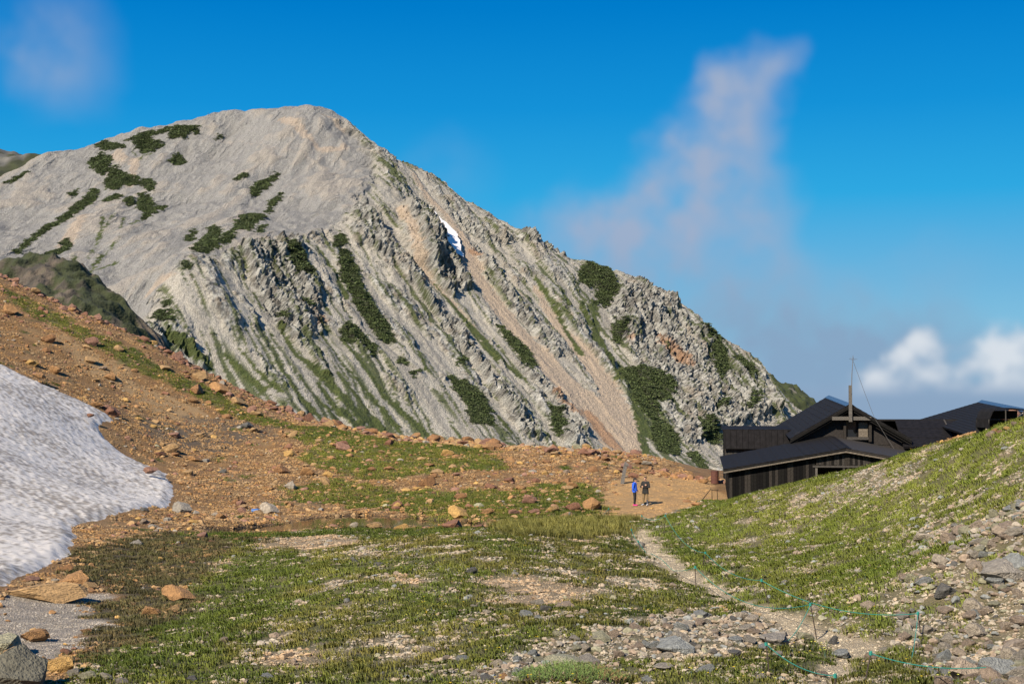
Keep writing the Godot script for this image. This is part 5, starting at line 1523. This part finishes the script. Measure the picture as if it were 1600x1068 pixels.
func make_rocks() -> void:
	var shapes := []
	for k in 10:
		shapes.append(rock_mesh(100 + k, 2 if k < 4 else 1, 0.8))
	var kinds := {
		"o": [rock_stuff(Color(0.34, 0.185, 0.075), 1), rock_stuff(Color(0.27, 0.14, 0.06), 2), rock_stuff(Color(0.37, 0.235, 0.11), 3)],
		"r": [rock_stuff(Color(0.22, 0.105, 0.062), 4), rock_stuff(Color(0.27, 0.145, 0.10), 5)],
		"y": [rock_stuff(Color(0.44, 0.27, 0.09), 6)],
		"g": [rock_stuff(Color(0.30, 0.265, 0.215), 7), rock_stuff(Color(0.25, 0.225, 0.19), 8), rock_stuff(Color(0.35, 0.30, 0.235), 9), rock_stuff(Color(0.27, 0.205, 0.15), 10)],
		"b": [rock_stuff(Color(0.235, 0.245, 0.235), 11)],
		"d": [rock_stuff(Color(0.12, 0.115, 0.105), 12)],
		"t": [rock_stuff(Color(0.28, 0.215, 0.16), 15), rock_stuff(Color(0.33, 0.265, 0.20), 16)],
		"m": [rock_stuff(Color(0.125, 0.118, 0.088), 13)]}
	var lichen := rock_stuff(Color(0.30, 0.285, 0.19), 14)
	kinds["g"].append(lichen)
	var tones := {"o": "ochre", "r": "rust brown", "y": "yellow ochre", "g": "grey", "b": "blue grey", "d": "dark grey", "m": "mossy grey", "t": "tan grey"}
	var all := []
	for a in PLACED_ROCKS:
		all.append({"x": a[0], "z": a[1], "w": a[2], "k": a[3], "h": a[4], "own": true})
	# strewn ones: more where the ground calls for them
	var r := RandomNumberGenerator.new()
	r.seed = 4242
	var tries := 42000
	for t in tries:
		var d := sqrt(r.randf_range(25.0 * 25.0, 136.0 * 136.0))
		var x := r.randf_range(-0.40, 0.40) * d
		var z := -d
		if x < G_X0 + 1 or x > G_X1 - 1:
			continue
		if x > 11.5 and d > 84.0:
			continue
		var q := what(x, z)
		var grey: bool = q.meadow > 0.5
		var share := 0.0
		var w := 0.12 * pow(r.randf(), -0.42)
		var k := "g"
		if grey:
			share = 0.22 + q.talus * 0.6 + q.band * 0.6 + q.scree * 0.35 + q.tan * 0.1
			share *= 1.0 - q.path
			w = minf(w * (0.72 + q.talus * 0.55 + q.band * 0.45), 0.2 + 0.35 * q.talus + 0.2 * q.band + 0.12)
			if q.lush > 0.5 or q.tall > 0.5:
				share *= 0.15
			k = ["g", "g", "t", "g", "b", "d", "g", "t", "g", "b"][r.randi() % 10]
			if w > 0.5 and q.talus < 0.3 and q.band < 0.3:
				continue
		else:
			share = 0.30 * (1.0 - q.yard * 0.9) * (1.0 - q.sedge * 0.8) * (1.0 - q.pan * 0.85)
			var crest := near.at(x, z) - near.at(x * (d + 9.0) / d, z - 9.0)
			if crest > 0.0 and d > 100.0:
				share *= 2.2
				w *= 1.45
			w *= 1.35
			k = ["o", "o", "o", "r", "o", "r", "o", "y", "o", "g"][r.randi() % 10]
			if x < -18.0 and d > 122.0:
				k = "r" if r.randf() < 0.7 else k
			if q.pond > 0.25:
				continue
			if fv("snow", x, z) > 0.25:
				continue
		if q.path > 0.4 and w > 0.16:
			continue
		w = minf(w, 1.3)
		if r.randf() < share:
			all.append({"x": x, "z": z, "w": w, "k": k, "h": r.randf_range(0.45, 0.85), "own": false, "q": q, "grey": grey, "crest": d > 112.0})
	# the talus and the stony bands are packed with stones, piled on one another
	for z_ in [["talus", 2600, 0.13, 0.5], ["rock_band", 900, 0.10, 0.36], ["scree_slope_b", 1500, 0.08, 0.24], ["scree_slope", 1500, 0.07, 0.2]]:
		var flat: Array = NEAR_FIELDS[z_[0]]
		var poly := PackedVector2Array()
		var lo := Vector2(1e9, 1e9)
		var hi := -lo
		for i in range(0, flat.size(), 2):
			poly.append(Vector2(flat[i], flat[i + 1]))
			lo = lo.min(poly[-1])
			hi = hi.max(poly[-1])
		for t in z_[1]:
			var v := Vector2(r.randf_range(lo.x, hi.x), r.randf_range(lo.y, hi.y))
			if not Geometry2D.is_point_in_polygon(v, poly) or absf(v.x) > -v.y * 0.42 or v.y > -23.0:
				continue
			var q := what(v.x, v.y)
			if q.path > 0.2 or q.grass > r.randf_range(0.2, 0.9):
				continue
			all.append({"x": v.x, "z": v.y, "w": z_[2] * pow(z_[3] / z_[2], pow(r.randf(), 2.2)), "k": ["g", "t", "t", "g", "g", "b", "t", "g"][r.randi() % 8], "h": r.randf_range(0.5, 0.95), "own": false, "grey": true, "crest": false, "up": r.randf() * 0.25 * q.talus})
	# heap of stones thrown up behind the yard
	for t in 70:
		var px := r.randf_range(9.5, 15.2)
		all.append({"x": px, "z": -104.0 + r.randfn() * 1.3 + (px - 12.0) * 0.5, "w": r.randf_range(0.25, 0.8), "k": ["o", "o", "r"][r.randi() % 3], "h": 0.75, "own": false, "grey": false, "heap": true, "crest": false})
	var by := {true: [], false: []}
	for a in all:
		if a.own:
			lay_rock(a, shapes, kinds, tones, r)
		else:
			a.seen = a.w / -a.z * (1.0 if absf(a.x) < -a.z * 0.365 else 0.1)
			by[a.grey].append(a)
	for g in [true, false]:
		var list: Array = by[g]
		list.sort_custom(func(a, b): return a.seen > b.seen)
		var own := 235
		for i in mini(own, list.size()):
			lay_rock(list[i], shapes, kinds, tones, r)
		for s in 5:
			var where := []
			var tint := []
			for i in range(own + s, list.size(), 5):
				var a: Dictionary = list[i]
				var w: float = a.w
				var b := Basis(Vector3.UP, r.randf() * TAU).scaled(Vector3(w, w * a.h * 1.1, w * r.randf_range(0.7, 1.0)))
				where.append(Transform3D(Basis(Vector3(1, 0, 0), r.randf_range(-0.5, 0.5)) * b, on_floor(a.x, a.z, w * a.h * 0.16 + w * a.get("up", 0.0))))
				var c: Color = kinds[a.k][r.randi() % kinds[a.k].size()].albedo_color.srgb_to_linear() / 1.05
				c.a = 1.0
				tint.append(c * r.randf_range(0.85, 1.2))
			if where.size() == 0:
				continue
			var sm := grained(mat(Color(1, 1, 1), 0.93, true), tex.blotch, null, 1.5, 0.0)
			var o := copies("grey_rubble" if g else "ochre_rubble", rock_mesh(300 + s, 1, 0.8, true), sm, where, tint)
			tag(o, "small grey stones strewn over the meadow" if g else "small ochre stones strewn over the ochre slope", "rubble", "", "stuff")

func lay_rock(a: Dictionary, shapes: Array, kinds: Dictionary, tones: Dictionary, r: RandomNumberGenerator) -> void:
	var w: float = a.w
	var ms: Array = kinds[a.k]
	var mesh: ArrayMesh = rock_mesh(411, 4, 1.0) if a.k == "m" else shapes[(r.randi() % 4) if w / -a.z > 0.009 else 4 + r.randi() % 6]
	var big := w > 0.6
	var o := put("boulder" if big else "rock", mesh, ms[r.randi() % ms.size()])
	var hh: float = w * a.h
	o.basis = Basis(Vector3.UP, r.randf_range(-0.5, 0.5) + (PI if r.randf() < 0.5 else 0.0)) * Basis(Vector3(0, 0, 1), r.randf_range(-0.15, 0.15)) * Basis.from_scale(Vector3(w, hh * 1.25, w * r.randf_range(0.65, 0.95)))
	var sink := 0.30
	var place := on_floor(a.x, a.z)
	if fv("snow", a.x, a.z) > 0.5:
		place.y = near.at(a.x, a.z) + 0.55
	o.position = place + Vector3(0, hh * (0.5 - sink), 0)
	var tone: String = tones[a.k]
	var noun := "boulder" if big else "rock"
	var where := ""
	var z: float = a.z
	var x: float = a.x
	var q := what(x, z)
	if fv("snow", x, z) > 0.5:
		where = "melting out of the dirty snowfield"
	elif a.get("heap", false):
		where = "in the stone heap behind the two hikers"
	elif q.talus > 0.5:
		where = "in the jumbled talus beside the grassy slope"
	elif q.band > 0.5:
		where = "in the stony band crossing the meadow to the footpath"
	elif q.meadow > 0.5:
		where = "on the grassy slope below the hut" if x > 9.0 else "set in the grass of the meadow"
	elif z < -113.0:
		where = "along the crest of the ochre slope"
	elif fv("snow", x - 3.0, z) > 0.3 or fv("snow", x - 3.0, z - 3.0) > 0.3:
		where = "beside the edge of the snowfield"
	elif z > -60.0:
		where = "beside the grey gravel pan"
	else:
		where = "lying on the ochre gravel slope"
	if a.own and w > 1.3:
		noun = {"m": "boulder with a cracked face", "g": "boulder, the largest of the talus"}.get(a.k, "slab, the longest" if z > -60.0 else "boulder, one of the largest")
	tag(o, "%s %s %s" % [tone, noun, where], "rock", "rocks " + where)

# ------------------------------------------------------------------ plants and gravel

func grass_tile(sd: int, blades: int, size: float, h0: float, h1: float, wide: float, tone: Color, droop := 0.9) -> ArrayMesh:
	var r := RandomNumberGenerator.new()
	r.seed = sd
	var v := PackedVector3Array()
	var n := PackedVector3Array()
	var c := PackedColorArray()
	var ids := PackedInt32Array()
	var tufts := []
	for k in maxi(3, blades / 14):
		tufts.append(Vector3(r.randf_range(-0.5, 0.5) * size, 0, r.randf_range(-0.5, 0.5) * size))
	for k in blades:
		var t: Vector3 = tufts[r.randi() % tufts.size()]
		var p := t + Vector3(r.randfn(), 0, r.randfn()) * size * 0.13
		var an := r.randf() * TAU
		var lean := Vector3(cos(an), 0, sin(an))
		var side := Vector3(-lean.z, 0, lean.x).rotated(Vector3.UP, r.randf_range(-0.6, 0.6)) * wide * 0.5
		var h := r.randf_range(h0, h1)
		var d := droop * r.randf_range(0.3, 1.0)
		var m := p + lean * h * d * 0.3 + Vector3(0, h * 0.6, 0)
		var e := p + lean * h * d + Vector3(0, h * (1.0 - 0.25 * d), 0)
		var i := v.size()
		v.append_array(PackedVector3Array([p - side - Vector3(0, 0.03, 0), p + side - Vector3(0, 0.03, 0), m - side * 0.8, m + side * 0.8, e]))
		var nn := (lean * 0.45 + Vector3.UP).normalized()
		var b := r.randf_range(0.75, 1.25)
		for q in 5:
			n.append(nn)
			var col := tone * b
			col.a = 1.0
			c.append(col)
		ids.append_array(PackedInt32Array([i, i + 2, i + 1, i + 1, i + 2, i + 3, i + 2, i + 4, i + 3]))
	return arrays_mesh(v, n, c, ids)

func arrays_mesh(v: PackedVector3Array, n: PackedVector3Array, c: PackedColorArray, ids: PackedInt32Array) -> ArrayMesh:
	var arr := []
	arr.resize(Mesh.ARRAY_MAX)
	arr[Mesh.ARRAY_VERTEX] = v
	arr[Mesh.ARRAY_NORMAL] = n
	arr[Mesh.ARRAY_COLOR] = c
	arr[Mesh.ARRAY_INDEX] = ids
	var m := ArrayMesh.new()
	m.add_surface_from_arrays(Mesh.PRIMITIVE_TRIANGLES, arr)
	return m

func pebble_tile(sd: int, count: int, size: float, s0: float, s1: float) -> ArrayMesh:
	var r := RandomNumberGenerator.new()
	r.seed = sd
	var st := tool()
	for k in count:
		var s := s0 * pow(s1 / s0, pow(r.randf(), 2.0))
		var p := Vector3(r.randf_range(-0.5, 0.5) * size, s * 0.12, r.randf_range(-0.5, 0.5) * size)
		var turn := Basis(Vector3.UP, r.randf() * TAU) * Basis(Vector3.RIGHT, r.randf_range(-0.7, 0.7)) * Basis.from_scale(Vector3(1.0, r.randf_range(0.45, 0.85), r.randf_range(0.6, 0.95)))
		var b := r.randf_range(0.55, 1.3)
		var warm := r.randf_range(-0.1, 0.12)
		st.set_color(Color(b * (1.0 + warm), b, b * (1.0 - warm), 1.0))
		# a chip: an uneven belt of corners, a blunt top and a blunt foot
		var ring := []
		var sides := 5
		var top := p + turn * Vector3(r.randf_range(-0.4, 0.4) * s, s * r.randf_range(0.5, 0.9), r.randf_range(-0.4, 0.4) * s)
		var top2 := p + turn * Vector3(r.randf_range(-0.4, 0.4) * s, s * r.randf_range(0.5, 0.8), r.randf_range(-0.4, 0.4) * s)
		for q in sides:
			var an := TAU * (q + r.randf_range(-0.35, 0.35)) / sides
			ring.append(p + turn * (Vector3(cos(an), r.randf_range(-0.35, 0.35), sin(an)) * s * r.randf_range(0.8, 1.1)))
		for q in sides:
			var l := (q + 1) % sides
			var peak := top if q < 3 else top2
			tri(st, ring[q], ring[l], peak, (ring[q] + ring[l] + peak) / 3.0 - p + Vector3(0, s * 0.2, 0))
			tri(st, ring[q], ring[l], p - turn.y.normalized() * s * 0.6, (ring[q] + ring[l]) * 0.5 - p - Vector3(0, s * 0.3, 0))
		tri(st, ring[0], top, top2, Vector3.UP)
		tri(st, ring[3], top, top2, Vector3.UP)
	return st.commit()

func make_plants() -> void:
	var leaf := mat(Color(1, 1, 1), 0.8, true)
	leaf.backlight_enabled = true
	leaf.backlight = Color(0.35, 0.4, 0.2)
	leaf.metallic_specular = 0.3
	var stone := mat(Color(1, 1, 1), 0.93, true)
	var one := Color(1, 1, 1)
	var kinds := {
		"grass": [grass_tile(501, 150, 0.66, 0.05, 0.14, 0.016, one), grass_tile(502, 150, 0.66, 0.04, 0.11, 0.018, one), grass_tile(503, 120, 0.66, 0.06, 0.18, 0.015, one)],
		"moss": [grass_tile(511, 150, 0.62, 0.02, 0.05, 0.03, one, 1.0), grass_tile(512, 150, 0.62, 0.02, 0.06, 0.026, one, 1.0)],
		"tall": [grass_tile(521, 130, 0.7, 0.16, 0.42, 0.012, one, 0.6)],
		"sedge": [grass_tile(531, 150, 0.62, 0.05, 0.16, 0.014, one, 1.0)],
		"grey": [pebble_tile(541, 60, 0.66, 0.016, 0.06), pebble_tile(542, 46, 0.66, 0.02, 0.085), pebble_tile(543, 34, 0.66, 0.025, 0.11)],
		"ochre": [pebble_tile(551, 54, 0.8, 0.018, 0.08), pebble_tile(552, 44, 0.8, 0.025, 0.11), pebble_tile(553, 30, 0.8, 0.03, 0.16)],
		"fine": [pebble_tile(561, 90, 0.66, 0.010, 0.035)]}
	var put_at := {}
	for k in kinds:
		for i in kinds[k].size():
			put_at[k + str(i)] = [[], []]
	var r := RandomNumberGenerator.new()
	r.seed = 909
	var z := -137.0
	while z < -24.0:
		var reach := -z * 0.41 + 2.0
		var x := -reach
		while x < reach:
			var px := x + r.randf_range(-0.28, 0.28)
			var pz := z + r.randf_range(-0.28, 0.28)
			x += 0.55
			if px < G_X0 + 1.0 or px > G_X1 - 1.0 or (px > 13.4 and pz < -89.5):
				continue
			var snow := fv("snow", px, pz)
			if snow > 0.42:
				continue
			var q := what(px, pz)
			if q.pond > 0.55:
				continue
			var kind := ""
			var tint := Color(1, 1, 1)
			var far_off := pz < -60.0
			if q.grass > 0.25 and r.randf() < q.grass * 1.25:
				var g := clampf(q.pt * 1.1 + q.sp * 0.5 + r.randf_range(-0.3, 0.3) + 0.4, 0.0, 1.0)
				tint = Color(0.122, 0.122, 0.022).lerp(Color(0.072, 0.095, 0.016), g)
				if q.meadow > 0.5 and q.lush < 0.4:
					tint = tint.lerp(Color(0.15, 0.125, 0.036), clampf(0.25 - q.pt * 0.9 + q.sp * 0.5, 0.0, 0.75))
				if px > 6.0 and pz < -38.0:
					tint = tint.lerp(Color(0.10, 0.128, 0.017), 0.6)
				if q.lush > 0.4:
					tint = Color(0.088, 0.108, 0.017).lerp(Color(0.06, 0.08, 0.014), r.randf())
				kind = "grass"
				if q.tall > 0.4:
					kind = "tall"
					tint = Color(0.18, 0.165, 0.045)
				elif q.meadow > 0.5 and q.sp < 0.05 and px < 8.0:
					kind = "moss" if r.randf() < 0.55 else "grass"
					if kind == "moss":
						tint = Color(0.098, 0.112, 0.016).lerp(Color(0.05, 0.065, 0.012), r.randf())
			elif q.sedge > 0.4:
				kind = "sedge"
				tint = Color(0.105, 0.082, 0.036).lerp(Color(0.075, 0.072, 0.026), r.randf())
			if kind:
				add_tile(put_at, kind, kinds[kind].size(), px, pz, tint * 2.75 * r.randf_range(0.85, 1.15), r)
			var bare: float = (1.0 - q.grass * 0.6) if kind == "" else 0.30
			if r.randf() < bare:
				if q.path > 0.5:
					add_tile(put_at, "fine", 1, px, pz, Color(0.50, 0.425, 0.31) * r.randf_range(0.85, 1.1), r)
				elif q.yard > 0.5:
					if r.randf() < 0.5:
						add_tile(put_at, "fine", 1, px, pz, Color(0.50, 0.31, 0.135), r)
				elif q.pan > 0.5:
					add_tile(put_at, "fine", 1, px, pz, Color(0.40, 0.355, 0.30) * r.randf_range(0.85, 1.15), r)
				elif q.meadow > 0.5:
					add_tile(put_at, "grey", 3, px, pz, (Color(0.38, 0.285, 0.185) if q.tan > 0.5 else Color(0.345, 0.295, 0.225)) * r.randf_range(0.8, 1.15), r)
				elif r.randf() < 0.75 - q.pt * 0.9:
					add_tile(put_at, "ochre", 3, px, pz, Color(0.35, 0.195, 0.072).lerp(Color(0.30, 0.205, 0.11), r.randf()) * r.randf_range(0.65, 1.15), r)
		z += 0.55
	var names := {"grass": ["grass", "short green grass of the meadow and slopes"], "moss": ["moss_ground_cover", "low green mossy ground cover on the meadow"], "tall": ["tall_grass", "tall yellow green grass beside the top of the footpath"], "sedge": ["brown_sedge_grass", "flattened brown sedge beside the grey gravel pan"], "grey": ["grey_gravel", "grey and tan gravel between the meadow's grass"], "ochre": ["ochre_gravel", "ochre gravel covering the slope below the crest"], "fine": ["fine_gravel", "fine gravel on the footpath, the yard and the pan"]}
	for k in kinds:
		for i in kinds[k].size():
			var a: Array = put_at[k + str(i)]
			if a[0].size():
				tag(copies(names[k][0], kinds[k][i], stone if k in ["grey", "ochre", "fine"] else leaf, a[0], a[1]), names[k][1], "gravel" if k in ["grey", "ochre", "fine"] else "grass", "", "stuff")
	# small yellow flowers
	var st := tool()
	for k in 5:
		var an := TAU * k / 5.0
		st.set_color(Color(0.75, 0.52, 0.02))
		tri(st, Vector3(0, 0.16, 0), Vector3(cos(an) * 0.022, 0.17, sin(an) * 0.022), Vector3(cos(an + 1.0) * 0.022, 0.17, sin(an + 1.0) * 0.022), Vector3.UP)
	st.set_color(Color(0.06, 0.1, 0.02))
	tri(st, Vector3(-0.004, 0, 0), Vector3(0.004, 0, 0), Vector3(0, 0.16, 0), Vector3(0, 0, 1))
	var fl := [[], []]
	for t in 2600:
		var d := r.randf_range(26.0, 75.0)
		var px := r.randf_range(-0.1, 0.39) * d
		if w_patch.get_noise_2d(px * 2.0, d * 2.0) < 0.12:
			continue
		var q := what(px, -d)
		if q.grass > 0.6:
			fl[0].append(Transform3D(Basis(Vector3.UP, r.randf() * TAU).scaled(Vector3.ONE * r.randf_range(0.8, 1.3)), on_floor(px, -d)))
			fl[1].append(Color(1, 1, 1) if r.randf() < 0.6 else Color(1.1, 1.6, 30.0).clamp(Color(0, 0, 0), Color(1.1, 1.6, 8.0)))
	tag(copies("meadow_flowers", st.commit(), mat(Color(1, 1, 1), 0.8, true), fl[0], fl[1]), "tiny yellow flowers scattered through the grass", "flowers", "", "stuff")
	make_shrub(on_floor(1.25, -30.6), 1.15, 0.42)

func add_tile(put_at: Dictionary, kind: String, n: int, x: float, z: float, tint: Color, r: RandomNumberGenerator) -> void:
	var up := floor_up(x, z)
	var b := Basis(Quaternion(Vector3.UP, up)) * Basis(Vector3.UP, r.randf() * TAU)
	var s := r.randf_range(0.85, 1.25)
	var a: Array = put_at[kind + str(r.randi() % n)]
	a[0].append(Transform3D(b.scaled(Vector3.ONE * s), on_floor(x, z)))
	tint.a = 1.0
	a[1].append(tint)

func make_shrub(at: Vector3, half: float, high: float) -> void:
	# dwarf pine: many upright twigs ringed with needles
	var r := RandomNumberGenerator.new()
	r.seed = 1313
	var o := base("dwarf_pine_shrub", at)
	tag(o, "low dark green dwarf pine shrub before the stony band", "shrub")
	var leaf := mat(Color(1, 1, 1), 0.75, true)
	leaf.backlight_enabled = true
	leaf.backlight = Color(0.2, 0.25, 0.12)
	var wood_st := tool()
	var v := PackedVector3Array()
	var n := PackedVector3Array()
	var c := PackedColorArray()
	var ids := PackedInt32Array()
	for k in 620:
		var an := r.randf() * TAU
		var q := sqrt(r.randf())
		var foot := Vector3(cos(an) * q * half, 0, sin(an) * q * half * 0.75)
		foot.y = floor_y(at.x + foot.x, at.z + foot.z) - at.y
		var h := high * (1.0 - 0.6 * q * q) * r.randf_range(0.55, 1.1)
		var top := foot + Vector3(r.randf_range(-0.12, 0.12), h, r.randf_range(-0.12, 0.12)) + Vector3(cos(an), 0, sin(an)) * 0.1 * q
		if k % 4 == 0:
			add_tube(wood_st, [foot - Vector3(0, 0.05, 0), top], [0.008, 0.004], 3)
		var tint := Color(0.10, 0.17, 0.045).lerp(Color(0.17, 0.23, 0.06), r.randf())
		if foot.x > half * 0.45 and r.randf() < 0.4:
			tint = Color(0.26, 0.17, 0.08)
		for m in 16:
			var t := r.randf_range(0.55, 1.0)
			var p := foot.lerp(top, t)
			var dd := Vector3(r.randf_range(-1, 1), r.randf_range(0.2, 1.4), r.randf_range(-1, 1)).normalized()
			var s := dd.cross(Vector3(r.randf_range(-1, 1), r.randf_range(-1, 1), r.randf_range(-1, 1))).normalized() * 0.006
			var i := v.size()
			v.append_array(PackedVector3Array([p - s, p + s, p + dd * r.randf_range(0.04, 0.075)]))
			var nn := s.cross(dd).normalized()
			if nn.dot(Vector3(-0.4, 0.6, 0.7)) < 0.0:
				nn = -nn
				ids.append_array(PackedInt32Array([i, i + 1, i + 2]))
			else:
				ids.append_array(PackedInt32Array([i, i + 2, i + 1]))
			n.append_array(PackedVector3Array([nn, nn, nn]))
			c.append_array(PackedColorArray([tint, tint, tint]))
	put("foliage", arrays_mesh(v, n, c, ids), leaf, o)
	put("stem", wood_st.commit(), mat(Color(0.10, 0.07, 0.045), 0.9), o)
